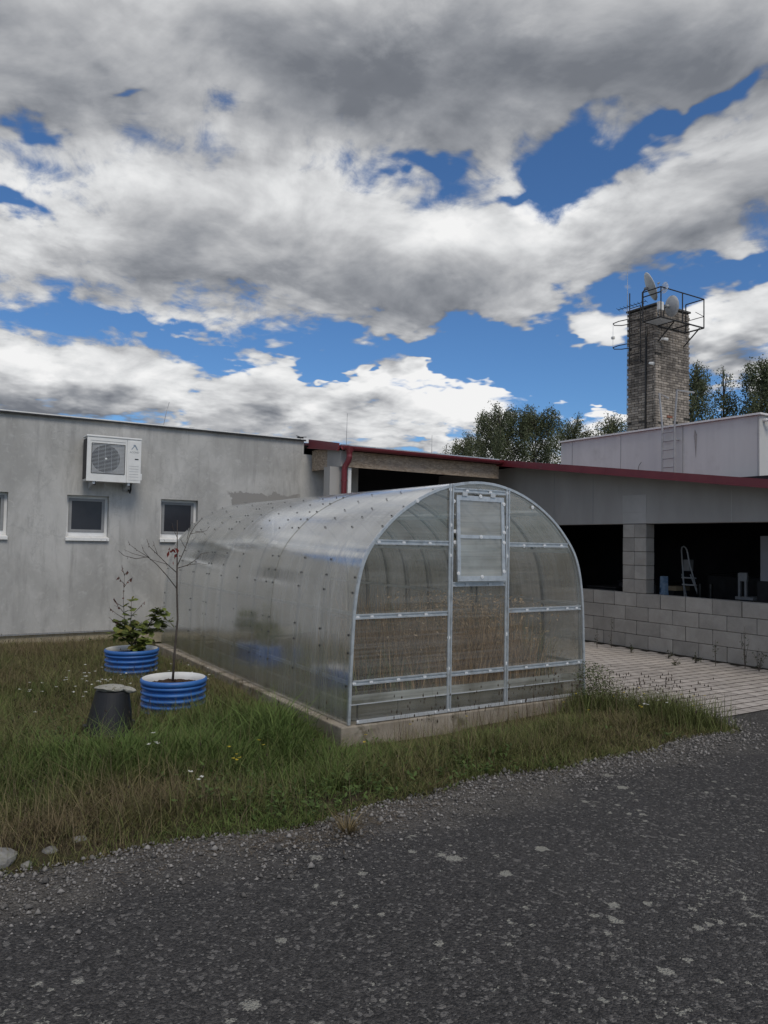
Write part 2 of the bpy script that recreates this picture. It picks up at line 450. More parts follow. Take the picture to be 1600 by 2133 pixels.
MT['ochre'] = pm('ochre_plinth_plaster', (.42, .36, .25), (.50, .45, .34), 2.5, .95, .4, 40, spots=(3, (.33, .29, .22), .5, .72), spec=.2)
MT['red'] = pm('wine_red_sheet', (.135, .018, .026), (.165, .024, .032), 3, .42, .03, 20, spots=(5, (.13, .035, .04), .6, .8))
MT['white'] = pm('white_plastic', (.70, .70, .68), (.78, .78, .76), 5, .5, .03, 30)
MT['frame'] = pm('window_white', (.72, .72, .715), (.80, .80, .79), 6, .5, .05, 30)
MT['sill'] = pm('peeling_white_sill', (.74, .74, .72), (.82, .82, .80), 6, .7, .25, 40, spots=(22, (.30, .29, .27), .62, .68))
MT['greyframe'] = pm('window_grey_sash', (.24, .245, .25), (.28, .285, .29), 8, .6)
MT['pane'] = pm('dark_window_pane', (.022, .023, .03), (.03, .031, .038), 4, .28)
MT['zinc'] = pm('galvanised_steel', (.46, .49, .51), (.60, .63, .65), 14, .42, .1, 60, metal=.55, spots=(10, (.36, .37, .37), .55, .75))
MT['alu'] = pm('dull_aluminium', (.50, .515, .53), (.58, .60, .61), 9, .45, .05, 40, metal=.3)
MT['ribsteel'] = pm('shaded_rib_steel', (.10, .105, .11), (.15, .155, .16), 9, .5, .1, 40, metal=.3)  # backlit darkness of the galvanised ribs put into this colour
MT['steel'] = pm('ladder_steel', (.30, .305, .31), (.38, .385, .39), 9, .5, .1, 40, metal=.4)
MT['black'] = pm('black_iron', (.012, .012, .013), (.02, .019, .019), 8, .6, .1, 30, spots=(14, (.05, .03, .02), .62, .8))
MT['rubber'] = pm('black_plastic', (.007, .007, .008), (.011, .011, .012), 5, .5, .05, 20, spots=(6, (.025, .024, .022), .6, .82))
MT['blue'] = pm('blue_ribbed_plastic', (.026, .115, .37), (.04, .155, .44), 4, .42, .08, 30, spots=(7, (.06, .13, .27), .6, .8))
MT['inner'] = pm('white_planter_lining', (.60, .60, .58), (.68, .68, .665), 5, .6, .05, 30, spots=(5, (.42, .41, .37), .6, .8))
MT['soil'] = pm('potting_soil', (.035, .022, .015), (.075, .05, .035), 40, .95, 1.0, 60, spots=(70, (.17, .11, .085), .56, .66), spec=.1, bdist=.02)
MT['earth'] = pm('lawn_earth', (.050, .040, .026), (.085, .068, .045), 5, .97, .9, 50, spots=(2.0, (.055, .055, .025), .45, .65), spec=.1, bdist=.02)
MT['ground'] = pm('ground_grass', (.055, .06, .025), (.09, .085, .045), .4, .95, .8, 8, spec=.1, bdist=.05)
MT['joint'] = pm('sandy_joint', (.03, .026, .022), (.055, .048, .04), 12, .97, .5, 60, spec=.1)
MT['stone'] = pm('pale_field_stone', (.17, .162, .15), (.27, .262, .245), 9, .95, .8, 40, spots=(16, (.20, .195, .15), .55, .7), spec=.2, bdist=.01)
MT['slab'] = pm('lichened_slab_stone', (.27, .26, .225), (.38, .37, .33), 14, .95, .9, 55, spots=(30, (.16, .15, .11), .55, .66), spec=.2, bdist=.01)
MT['dark'] = pm('shade_toned_interior', (.022, .022, .026), (.034, .034, .038), 1.5, .95, .2, 20, spec=.1)  # shed gloom put into the colour in place of grey plaster
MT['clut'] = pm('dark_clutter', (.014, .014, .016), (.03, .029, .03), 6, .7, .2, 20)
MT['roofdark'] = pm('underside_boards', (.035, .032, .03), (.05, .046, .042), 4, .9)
MT['pin'] = pm('bright_washer', (.72, .73, .74), (.80, .81, .82), 20, .35)
MT['screw'] = pm('dark_screw', (.02, .02, .022), None, rough=.4)
MT['pf'] = poly_mat('polycarbonate_front', 'z', .78, (.90, .90, .88), (.62, .63, .60))
MT['ps'] = poly_mat('polycarbonate_arch', 'y', .52, (.84, .84, .78), (.88, .87, .81), ribscale=34, ribc=.6, f0=.24, fexp=2.4, rough=.14, dirt=(.36, .33, .235))
MT['flap'] = poly_mat('polycarbonate_strip', 'z', .42, (.88, .88, .86), (.70, .72, .69), ribscale=26)

# ------------------------------------------------------------------ ground, road, paving
def sheet(name, pts, z, mat):
    mb = MB(); mb.add([(x, y, z) for x, y in pts], [tuple(range(len(pts)))])
    return struct(mb.build(name, mat))
sheet('ground', [(-400, -400), (400, -400), (400, 400), (-400, 400)], -.05, MT['ground'])
def edge_y(x):                                    # verge between lawn and road
    return 4.47 + .05*math.sin(x*2.1+.4) + .04*math.sin(x*5.3) - .10*math.exp(-((x-2.4)/.9)**2) - .10*math.exp(-((x-.3)/.5)**2)
mbr = MB()
xs = np.linspace(-14, 7.0, 120)
top = [(x, edge_y(x) if x > -2 else 4.45, 0.0) for x in xs] + [(7.02, 4.9, 0.0), (30, 4.9, 0.0)]
bot = [(p[0], -12, 0.0) for p in top]
mbr.add(top + bot, [(i, len(top)+i, len(top)+i+1, i+1) for i in range(len(top)-1)])
road = struct(mbr.build('road', MT['asphalt']))
# lawn: gently uneven sheet of earth that the grass grows from
def lawn_h(x, y):
    b = .03*np.sin(1.3*x+.5)*np.cos(1.1*y) + .018*np.sin(3.1*x+1.7*y) + .012*np.sin(5.7*x-4.3*y)
    ey = np.array([edge_y(v) for v in np.ravel(x)]).reshape(np.shape(x))
    k = np.clip((y-ey)/.45, 0, 1)
    dip = .075*np.exp(-((y-5.85)/.32)**2)*np.clip((x-2.7)/.6, 0, 1)
    return -.012 + k*(.045 + b) - dip
def grid_sheet(name, x0, x1, y0, y1, nx, ny, mat):
    X, Y = np.meshgrid(np.linspace(x0, x1, nx), np.linspace(0, 1, ny))
    E0 = np.array([edge_y(v)-.07 for v in X[0]])
    Yw = E0[None, :] + (y1-E0[None, :])*Y
    Z = lawn_h(X, Yw)
    vs = np.stack([X.ravel(), Yw.ravel(), Z.ravel()], 1)
    fs = [(j*nx+i, j*nx+i+1, (j+1)*nx+i+1, (j+1)*nx+i) for j in range(ny-1) for i in range(nx-1)]
    mb = MB(); mb.add(vs.tolist(), fs)
    return struct(mb.build(name, mat, smooth=True))
grid_sheet('lawn_soil', -8, 3.26, 4.4, 13.42, 110, 90, MT['earth'])
grid_sheet('verge_soil', 3.26, 6.95, 4.4, 5.93, 60, 24, MT['earth'])
# paved yard beside the greenhouse
yard = MB().add([(6.3, 4.92, -.003), (15, 4.92, -.003), (15, 14, -.003), (6.3, 14, -.003)], [(0,1,2,3)]).build('paved_yard', MT['joint']); struct(yard)
PW, PD = .205, .168
pme = []
for k in range(5):
    mb = MB(); a, b = PW/2-.009, PD/2-.014; e = .003
    j = [rng.uniform(-.0004, .0004) for _ in range(4)]
    mb.add([(-a,-b,-.05),(a,-b,-.05),(a,b,-.05),(-a,b,-.05),(-a,-b,-.0015),(a,-b,-.0015),(a,b,-.0015),(-a,b,-.0015),
            (-a+e,-b+e,j[0]),(a-e,-b+e,j[1]),(a-e,b-e,j[2]),(-a+e,b-e,j[3])],
           [(0,1,5,4),(1,2,6,5),(2,3,7,6),(3,0,4,7),(4,5,9,8),(5,6,10,9),(6,7,11,10),(7,4,8,11),(8,9,10,11)])
    me = mb.mesh('paver'); me.materials.append(MT['paver']); pme.append(me)
pav = []
ny = int((12.6-4.93)/PD)
for r in range(ny):
    y = 4.93 + PD*(r+.5)
    off = (r % 2)*PW*.5
    for c in range(int((10.86-6.42)/PW)):
        x = 6.42 + PW*(c+.5) + off
        if x+PW/2 > 10.87: continue
        d = Vector((x, y, 0)) - Vector((0, 0, 1.78))
        pc = RM.transposed() @ d
        u = 800 + 1568.8*pc.x/pc.z
        seen = u < 1615 and (x > 6.95 or y < 5.2)
        pav.append((pc.z if seen else 100+pc.z, x, y))
pav.sort()
rest = MB()
for i, (d, x, y) in enumerate(pav):
    z = float(rng.uniform(-.0008, .0008)); rot = float(rng.normal(0, .006))
    if i < 300: inst(pme[i % 5], 'paver', (x, y, z), yard, (float(rng.normal(0, .003)), float(rng.normal(0, .003)), rot))
    else:
        src = pme[i % 5]; rest.add([(v.co.x+x, v.co.y+y, v.co.z+z) for v in src.vertices], [tuple(p.vertices) for p in src.polygons])
stuff(rest.build('distant_pavers', MT['paver'], yard))

# ------------------------------------------------------------------ plastered building on the left
FY = 13.4
bl = thing('plastered_building', 'long low grey plastered building with flat roof and small square windows', 'building', (0, FY, 0))
wins = [(.577+1.552*k, 1.249+1.552*k, 1.775, 2.49) for k in range(4)]
wall_holes(FY, .34, -14, 6.45, .22, 3.78, wins).build('wall', MT['facade'], bl)
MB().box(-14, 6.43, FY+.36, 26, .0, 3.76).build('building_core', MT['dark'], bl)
MB().box(6.452, 7.7, FY+.002, FY+.3, .0, 3.50).build('rear_wall', MT['facade'], bl)
MB().box(-14, 6.44, FY+.03, FY+.3, -.03, .22).build('plinth', MT['ochre'], bl)
cop = MB(); cop.box(-14, 6.47, FY-.055, FY+.42, 3.782, 3.80); cop.build('coping', MT['white'], bl)
MB().box(-14, 6.47, FY-.06, FY-.03, 3.755, 3.781).build('drip_shadow_strip', MT['black'], bl)  # black strip stands in for the shadow line under the coping
MB().box(-14, 6.47, FY-.015, FY+.0, .195, .218).build('plinth_bead', MT['steel'], bl)
for (a, b, c, d) in wins:
    yo = FY+.115
    wn = wall_holes(yo, .07, a, b, c, d, [(a+.045, b-.045, c+.10, d-.045)]).build('window', MT['frame'], bl)
    wall_holes(yo-.012, .03, a+.047, b-.047, c+.102, d-.047, [(a+.095, b-.095, c+.145, d-.09)]).build('sash', MT['greyframe'], wn)
    MB().box(a+.09, b-.09, yo+.004, yo+.016, c+.14, d-.085).build('pane', MT['pane'], wn)
    sl = MB(); sl.prism([(a-.01, FY-.045, c-.012), (a-.01, FY-.045, c+.004), (a-.01, FY+.112, c+.03), (a-.01, FY+.112, c-.012)], (b-a+.02, 0, 0))
    sl.box(a-.01, b+.01, FY-.046, FY-.032, c-.045, c+.001)
    sl.build('sill', MT['sill'], wn)
    MB().box(a+.05, b-.05, yo-.016, yo-.003, c+.03, c+.075).build('bottom_rail', MT['frame'], wn)

# ------------------------------------------------------------------ open shed with wine-red roof
def rz(y): return 3.548 + .132*(y-12.1)              # roof line falls towards the viewer
sh = thing('open_shed', 'open storage shed of grey concrete blocks under a wine red pitched roof', 'shed', (10.9, 8, 0))
WX = 10.88
roof = MB()
def slab(x0, x1, y0, y1, t, lift=0):
    roof.prism([(x0, y0, rz(y0)-t+lift), (x0, y1, rz(y1)-t+lift), (x0, y1, rz(y1)+lift), (x0, y0, rz(y0)+lift)], (x1-x0, 0, 0))
slab(6.56, 10.36, 12.06, 15.2, .05, .012); slab(10.36, 15.0, 3.2, 15.2, .05, .012)
rf = roof.build('roof', MT['red'], sh)
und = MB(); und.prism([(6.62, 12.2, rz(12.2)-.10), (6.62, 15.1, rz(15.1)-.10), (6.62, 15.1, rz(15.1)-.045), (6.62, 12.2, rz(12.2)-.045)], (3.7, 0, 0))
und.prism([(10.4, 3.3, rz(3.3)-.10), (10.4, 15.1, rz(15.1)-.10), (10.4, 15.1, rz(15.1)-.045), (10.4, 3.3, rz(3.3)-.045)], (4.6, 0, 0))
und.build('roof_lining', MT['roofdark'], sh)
# verge flashings, made of folded lengths
ver = MB(); ys = [3.2, 5.1, 7.15, 9.2, 11.2, 12.13]
for a, b in zip(ys[:-1], ys[1:]):
    o = .003 if ys.index(a) % 2 else 0
    vv = MB(); vv.prism([(10.335-o, a, rz(a)-.098), (10.335-o, b+.02, rz(b+.02)-.098), (10.335-o, b+.02, rz(b+.02)+.02), (10.335-o, a, rz(a)+.02)], (.022, 0, 0))
    vv.prism([(10.320-o, a, rz(a)-.112), (10.320-o, b+.02, rz(b+.02)-.112), (10.320-o, b+.02, rz(b+.02)-.094), (10.320-o, a, rz(a)-.094)], (.04, 0, 0))
    vv.build('verge_flashing', MT['red'], rf)
vl = MB(); vl.prism([(6.53, 12.12, 3.47), (6.53, 13.36, 3.63), (6.53, 13.36, 3.80), (6.53, 12.12, 3.60)], (.025, 0, 0))
vl.prism([(6.50, 12.12, 3.458), (6.50, 13.36, 3.618), (6.50, 13.36, 3.64), (6.50, 12.12, 3.48)], (.05, 0, 0))
vl.build('verge_flashing', MT['red'], rf)
MB().prism([(6.72, 12.03, rz(12.03)+.014), (6.72, 12.03, rz(12.03)+.034), (6.72, 12.4, rz(12.4)+.034), (6.72, 12.4, rz(12.4)+.014)], (3.58, 0, 0)).build('eaves_sheet', MT['zinc'], rf)
# gutter: half-round channel with joints and brackets
gm = MB(); n = 10; gx = [6.55, 7.75, 7.77, 9.05, 9.07, 10.34]
gv = []
for x in (6.55, 10.34):
    for r in (.068, .062):
        for k in range(n+1):
            a = math.pi + math.pi*k/n
            gv.append((x, 11.985+r*math.cos(a), 3.535+r*1.05*math.sin(a)))
m1 = n+1
fs = []
for k in range(n):
    fs += [(k, k+1, 2*m1+k+1, 2*m1+k), (m1+k, 3*m1+k, 3*m1+k+1, m1+k+1), (k, m1+k, m1+k+1, k+1), (2*m1+k, 2*m1+k+1, 3*m1+k+1, 3*m1+k)]
fs += [(0, 2*m1, 3*m1, m1), (n, m1+n, 3*m1+n, 2*m1+n)]
gm.add(gv, fs); gut = gm.build('gutter', MT['red'], sh, smooth=False)
for x in (7.75, 9.05): 
    jm = MB(); jm.prism([(x-.02, 11.985+.074*math.cos(math.pi+math.pi*k/12), 3.533+.078*math.sin(math.pi+math.pi*k/12)) for k in range(13)], (.04, 0, 0)); jm.build('gutter_joint', MT['red'], gut)
for x in (6.58, 10.33):
    jm = MB(); jm.prism([(x, 11.985+.064*math.cos(math.pi+math.pi*k/8), 3.535+.066*math.sin(math.pi+math.pi*k/8)) for k in range(9)], (.008, 0, 0)); jm.build('gutter_end', MT['red'], gut)
dp = MB(); dp.lathe([(.05, -.14), (.055, -.08), (.10, .0), (.105, .02)], (6.69, 11.985, 3.50), 16)
dp.tube([(6.69, 11.985, 3.40), (6.69, 11.985, 3.34), (6.69, 12.02, 3.27), (6.665, 12.10, 3.17), (6.665, 12.12, 3.10), (6.665, 12.12, .05)], .052, 14)
dpo = dp.build('downpipe', MT['red'], sh, smooth=True)
MB().tube([(6.665, 12.12, 2.90), (6.665, 12.12, 2.93)], .06, 14).build('pipe_bracket', MT['red'], dpo)
MB().box(6.76, 10.40, 12.16, 12.185, 3.175, 3.47).build('eaves_board', MT['osb'], sh)
MB().box(6.625, 6.65, 12.68, 13.385, 3.175, 3.58).build('side_board', MT['osb'], sh)
MB().prism([(6.60, 12.14, 3.175), (6.60, 12.68, 3.175), (6.60, 12.68, 3.545), (6.60, 12.14, 3.47)], (.16, 0, 0)).build('ring_beam', MT['lintel'], sh)
MB().box(6.42, 6.66, 12.22, 12.46, 0, 3.17).build('corner_pier', MT['lintel'], sh)
MB().box(6.79, 6.86, 12.20, 12.27, 0, 3.17).build('white_post', MT['white'], sh)
# side wall towards the yard: lintel, low block wall, block pillar
def lin(y0, y1, name, mat, x0=WX, x1=WX+.3, zb=2.205):
    mb = MB(); mb.prism([(x0, y0, zb), (x0, y1, zb), (x0, y1, rz(y1)-.11), (x0, y0, rz(y0)-.11)], (x1-x0, 0, 0))
    return mb.build(name, mat, sh)
lo = lin(3.3, 12.16, 'lintel', MT['lintel'])
MB().box(WX-.006, WX-.001, 8.772, 9.294, 2.41, 2.715).build('plaster_patch', MT['lpatch'], lo)
MB().box(WX-.004, WX-.0015, 8.775, 9.29, 2.207, 2.405).build('plaster_patch', MT['lpatch'], lo)
for yj, zt in ((11.02, 3.25), (10.0, 3.1), (7.15, 2.72)):
    MB().box(WX-.004, WX-.0012, yj-.006, yj+.006, 2.21, zt).build('lintel_crack', MT['lpatch'] if yj < 8 else MT['greyframe'], lo)
MB().box(WX+.02, WX+.28, 12.17, 15.0, 0, 3.45).build('inner_wall', MT['lintel'], sh)
lw = MB().box(WX+.012, WX+.188, 3.32, 12.15, -.02, .968).build('low_wall', MT['joint'], sh)
bme = []
for kind in range(3):
    L_, Hh = (.5, .244)
    mb = MB(); mb.box(0, .2, -L_/2+.004, L_/2-.004, -Hh/2+.003, Hh/2-.003)
    me = mb.mesh('block'); me.materials.append(MT['block'])
    bm = bmesh.new(); bm.from_mesh(me)
    bmesh.ops.bevel(bm, geom=bm.edges[:], offset=.006+.002*kind, segments=1, affect='EDGES'); bm.to_mesh(me); bm.free()
    bme.append(me)
for r in range(4):
    z = .122 + .2435*r
    off = .265 if r % 2 else .015
    for k in range(18):
        y = 12.0 - .5*k - off
        if y < 3.5: continue
        inst(bme[(k*2+r) % 3], 'block', (WX-.0 + float(rng.uniform(-.004, .004)), y, z), lw)
pil = MB().box(WX+.015, WX+.205, 8.79, 9.275, .975, 2.20).build('pillar', MT['joint'], sh)
hme = MB(); hme.box(0, .22, -.127, .127, -.119, .119); hm_ = hme.mesh('block'); hm_.materials.append(MT['block'])
bm = bmesh.new(); bm.from_mesh(hm_); bmesh.ops.bevel(bm, geom=bm.edges[:], offset=.007, segments=1, affect='EDGES'); bm.to_mesh(hm_); bm.free()
for r in range(5):
    for k in range(2):
        inst(hm_, 'block', (WX + float(rng.uniform(-.003, .003)), 8.905+.2575*k, .975+.1225+.2445*r), pil)
# dark inside: floor, back and end walls
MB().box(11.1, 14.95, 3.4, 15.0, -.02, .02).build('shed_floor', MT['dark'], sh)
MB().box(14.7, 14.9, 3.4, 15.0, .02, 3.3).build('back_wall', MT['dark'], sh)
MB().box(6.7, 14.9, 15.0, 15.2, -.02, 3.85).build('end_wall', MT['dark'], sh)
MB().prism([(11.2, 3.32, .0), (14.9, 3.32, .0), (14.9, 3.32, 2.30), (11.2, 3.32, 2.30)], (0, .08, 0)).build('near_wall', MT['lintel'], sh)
MB().box(WX+.02, WX+.28, 3.32, 5.2, .99, 2.2).build('wall_infill', MT['lintel'], sh)

# ------------------------------------------------------------------ higher flat-roofed building behind the shed
ub = thing('flat_roofed_building', 'tall pale grey flat roofed building rising behind the red shed roof', 'building', (17, 12, 0))
MB().box(15.02, 24, 9.23, 14.97, 0, 4.62).build('wall', MT['upper'], ub)
cp = MB(); cp.box(14.96, 24, 9.17, 15.03, 4.625, 4.665); cp.build('coping', MT['white'], ub)
for y in (14.55, 12.9, 9.26): MB().box(15.014, 15.019, y-.006, y+.006, .5, 4.6).build('wall_joint', MT['greyframe'], ub)
MB().prism([(15.013, 10.775, 4.50), (15.013, 10.72, 4.38), (15.013, 10.735, 4.1), (15.013, 10.75, 3.85), (15.013, 10.765, 4.05), (15.013, 10.80, 4.35)], (.004, 0, 0)).build('rust_streak', pm('streak_stain', (.27, .255, .235), (.36, .35, .34), 8, .95), ub)

# ------------------------------------------------------------------ greenhouse
GX, GY0, GY1 = 4.849, 5.96, 11.93
PR = [(1.491,.144),(1.484,.40),(1.477,.66),(1.458,1.10),(1.43,1.35),(1.385,1.55),(1.315,1.71),(1.20,1.86),(1.04,2.02),(.86,2.15),(.66,2.26),(.45,2.34),(.22,2.392),(0,2.408)]
half = []
for i in range(len(PR)-1):
    p0, p1, p2, p3 = [Vector(PR[max(0, min(len(PR)-1, i+d))]) for d in (-1, 0, 1, 2)]
    if i+2 > len(PR)-1: p3 = Vector((-PR[-2][0], PR[-2][1]))
    for s_ in range(3):
        t = s_/3
        half.append(.5*((2*p1)+(-p0+p2)*t+(2*p0-5*p1+4*p2-p3)*t*t+(-p0+3*p1-3*p2+p3)*t**3))
half.append(Vector(PR[-1]))
prof = [(-p.x, p.y) for p in half] + [(p.x, p.y) for p in half[-2::-1]]     # left foot to right foot
hx = np.array([p.x for p in half])[::-1]; hz = np.array([p.y for p in half])[::-1]
def ztop(x): return float(np.interp(abs(x-GX), hx, hz))
def xleft(z): return GX - float(np.interp(z, [p.y for p in half], [p.x for p in half]))
def offs(o):
    r = []
    for i, (x, z) in enumerate(prof):
        a = Vector(prof[max(i-1, 0)]); b = Vector(prof[min(i+1, len(prof)-1)]); t = (b-a).normalized()
        r.append((x - t.y*o, z + t.x*o))
    return r
gh = thing('greenhouse', 'arched tunnel greenhouse of cloudy ribbed polycarbonate with steel frame', 'greenhouse', (GX, GY0, .144))
def arch_strip(y0, y1, o0, o1, name, mat, parent, smooth=True):
    """solid band following the arch between two offsets"""
    A, B = offs(o0), offs(o1); n = len(A); mb = MB(); vs = []
    for y in (y0, y1):
        for P_ in (A, B): vs += [(GX+x, y, z) for x, z in P_]
    fs = []
    for i in range(n-1):
        fs += [(i, i+1, n+i+1, n+i), (2*n+i, 3*n+i, 3*n+i+1, 2*n+i+1), (n+i, n+i+1, 3*n+i+1, 3*n+i), (i, 2*n+i, 2*n+i+1, i+1)]
    fs += [(0, n, 3*n, 2*n), (n-1, 3*n-1, 4*n-1, 2*n-1)]
    mb.add(vs, fs); return mb.build(name, mat, parent, smooth=False)
ribsY = [5.985, 6.554, 7.132, 7.79, 7.965, 8.313, 8.876, 9.448, 9.92, 10.02, 10.612, 11.239, 11.90]
sheets = [(5.945, 7.99, .006), (7.77, 10.04, .011), (9.90, 11.95, .006)]
sh_objs = []
for a, b, o in sheets:
    P_ = offs(o); n = len(P_); ysn = np.linspace(a, b, 15); mb = MB()
    vs = []
    for j, y in enumerate(ysn):
        sag = .010*math.sin((y-a)/(b-a)*math.pi*3.4)**2
        for k, (x, z) in enumerate(P_):
            lowf = max(0.0, 1-abs(z-.75)/.6)
            vs.append((GX+x*(1+sag*lowf*.6), y, z))
    fs = [(j*n+i, j*n+i+1, (j+1)*n+i+1, (j+1)*n+i) for j in range(14) for i in range(n-1)]
    mb.add(vs, fs); sh_objs.append(mb.build('arch_sheet', MT['ps'], gh, smooth=True))
for i, y in enumerate(ribsY):
    if i in (4, 9): continue
    if i == 3: y = 7.88
    if i == 8: y = 9.97
    wd = .03 if i else .02
    arch_strip(y-wd/2, y+wd/2, -.022, -.004, 'arch_rib', MT['ribsteel'] if i else MT['zinc'], gh)
arch_strip(5.927, 5.947, -.016, .010, 'front_arch_edge', MT['zinc'], gh)
# longitudinal rails inside the sheets
for z in (.50, 1.127, 1.72, 2.12):
    for s_ in (-1, 1):
        x = GX + s_*(GX - xleft(z)) - s_*.035
        MB().box(x-.012, x+.012, 5.98, 11.9, z-.016, z+.016).build('long_rail', MT['zinc'], gh)
MB().box(GX-.02, GX+.02, 5.98, 11.9, 2.365, 2.385).build('ridge_rail', MT['zinc'], gh)
# front: panels, posts, rails
def panel(xa, xb, za, zb, name='front_panel', mat=MT['pf'], y=5.943):
    mb = MB(); nn = max(2, int((xb-xa)/.05)); xs_ = np.linspace(xa, xb, nn); vs = []; ok = []
    for x in xs_:
        z1_ = min(zb, ztop(x)-.012); z1_ = max(z1_, za)
        for k in range(9): vs.append((x, y, za+(z1_-za)*k/8))
    fs = [(i*9+k, (i+1)*9+k, (i+1)*9+k+1, i*9+k+1) for i in range(nn-1) for k in range(8)]
    mb.add(vs, fs); return mb.build(name, mat, gh)
panel(3.363, 4.475, .15, 2.5); panel(5.205, 6.335, .15, 2.5); panel(4.475, 5.205, .15, 1.385); panel(4.475, 5.205, 2.285, 2.5)
# far end wall
mbf = MB(); nn = 40; vs = []
for x in np.linspace(GX-1.475, GX+1.475, nn):
    vs += [(x, 11.94, .15), (x, 11.94, max(.16, ztop(x)-.012))]
mbf.add(vs, [(2*i, 2*i+2, 2*i+3, 2*i+1) for i in range(nn-1)]); mbf.build('rear_panel', MT['pf'], gh)
def omega_h(x0, x1, z, wd=.046, y=5.94, name='front_rail'):
    mb = MB(); mb.box(x0, x1, y-.005, y, z-wd/2, z+wd/2)
    mb.box(x0, x1, y-.016, y-.0052, z-wd/2, z-wd/2+.013); mb.box(x0, x1, y-.016, y-.0052, z+wd/2-.013, z+wd/2)
    return mb.build(name, MT['zinc'], gh)
def omega_v(x, z0, z1, wd=.05, y=5.937, name='front_post'):
    mb = MB(); mb.box(x-wd/2, x+wd/2, y-.005, y, z0, z1)
    mb.box(x-wd/2, x-wd/2+.014, y-.017, y-.0052, z0, z1); mb.box(x+wd/2-.014, x+wd/2, y-.017, y-.0052, z0, z1)
    return mb.build(name, MT['zinc'], gh)
for za, xa, xb in ((.514, 3.39, 4.44), (.514, 4.497, 5.165), (.514, 5.222, 6.30), (1.108, 3.40, 4.44), (1.108, 5.222, 6.27), (1.79, 3.60, 4.44), (1.79, 5.222, 6.06), (1.388, 4.495, 5.165), (2.318, 4.495, 5.165)):
    omega_h(xa, xb, za)
omega_v(4.468, .15, 2.372); omega_v(5.194, .15, 2.352)
MB().box(3.44, 6.28, 5.922, 5.935, .150, .180).build('bottom_rail', MT['alu'], gh)
# pale overlapping strip near the foot of the front
for xa, xb in ((3.365, 4.27), (4.272, 5.36), (5.362, 6.335)):
    mb = MB(); mb.box(xa, xb, 5.9285, 5.9325, .325 if xa < 4 else .315, .405)
    mb.build('skirt_strip', MT['flap'], gh)
    MB().box(xa, xb, 5.923, 5.928, .318, .326).build('strip_edge', MT['alu'], gh)
# ventilation hatch, slightly ajar
ht = MB(); a, b, c, d = 4.525, 5.135, 1.418, 2.268
for q_ in ((a, b, c, c+.05), (a, b, d-.05, d), (a, a+.04, c+.05, d-.05), (b-.04, b, c+.05, d-.05), (a+.04, b-.04, 1.842, 1.876)):
    lean = lambda z: 5.918-(d-z)*.045
    ht.add([(q_[0], lean(q_[2]), q_[2]), (q_[1], lean(q_[2]), q_[2]), (q_[1], lean(q_[3]), q_[3]), (q_[0], lean(q_[3]), q_[3]),
            (q_[0], lean(q_[2])+.018, q_[2]), (q_[1], lean(q_[2])+.018, q_[2]), (q_[1], lean(q_[3])+.018, q_[3]), (q_[0], lean(q_[3])+.018, q_[3])],
           [(0,1,2,3),(4,7,6,5),(0,4,5,1),(1,5,6,2),(2,6,7,3),(3,7,4,0)])
hat = ht.build('vent_hatch', MT['zinc'], gh)
MB().add([(a+.02, 5.931-(d-c-.02)*.045, c+.02), (b-.02, 5.931-(d-c-.02)*.045, c+.02), (b-.02, 5.929, d-.02), (a+.02, 5.929, d-.02)], [(0,1,2,3)]).build('hatch_pane', MT['flap'], hat)
for x in (4.62, 4.98): MB().box(x-.03, x+.03, 5.905, 5.918, 2.262, 2.30).build('hinge', MT['alu'], hat)
MB().box(4.822, 4.836, 5.96, 5.975, 1.20, 1.37).build('hatch_prop', MT['black'], hat)
FRONT = [(3.64, 1.795), (3.916, 1.79), (4.218, 1.786), (5.425, 1.777), (5.718, 1.781), (5.967, 1.784), (3.429, 1.106), (3.58, 1.107), (3.883, 1.108), (4.183, 1.109), (5.476, 1.11), (5.769, 1.112), (6.061, 1.107), (6.205, 1.104), (3.406, 0.514), (3.584, 0.515), (3.879, 0.517), (4.18, 0.518), (4.681, 0.515), (4.985, 0.518), (5.474, 0.513), (5.769, 0.511), (6.068, 0.507), (6.243, 0.512), (4.455, 2.318), (4.463, 1.968), (4.462, 1.671), (4.458, 0.869), (4.459, 0.57), (4.462, 0.17), (5.183, 2.316), (5.183, 1.965), (5.19, 1.668), (5.199, 0.867), (5.197, 0.569), (4.5, 2.205), (4.516, 1.908), (4.518, 1.8), (4.532, 1.496), (5.128, 2.2), (5.125, 1.909), (5.122, 1.805), (5.115, 1.511), (4.824, 2.267), (4.665, 2.315), (4.962, 2.314), (4.824, 1.859), (4.828, 1.461), (4.677, 1.39), (4.972, 1.386), (4.065, 2.19), (5.54, 2.186), (3.445, 0.171), (4.305, 0.169), (5.399, 0.165)]
ws = MB(); ws.lathe([(0, .010), (.007, .010), (.008, .006), (.021, .006), (.022, 0), (0, 0)], n=10); wme = ws.mesh('washer'); wme.materials.append(MT['pin'])
for x, z in FRONT:
    in_h = 4.52 < x < 5.15 and 1.40 < z < 2.27
    y = (5.917-(2.268-z)*.045) if in_h else 5.931
    if z < .25: y = 5.9215
    k_ = .55 if z < .25 else .9
    inst(wme, 'washer', (x, y, z), gh, (R_(90), 0, 0), (k_, k_, k_))
s2 = MB(); s2.lathe([(0, .012), (.006, .012), (.006, .004), (.012, .003), (.0125, 0), (0, 0)], n=8); sme = s2.mesh('screw'); sme.materials.append(MT['screw'])
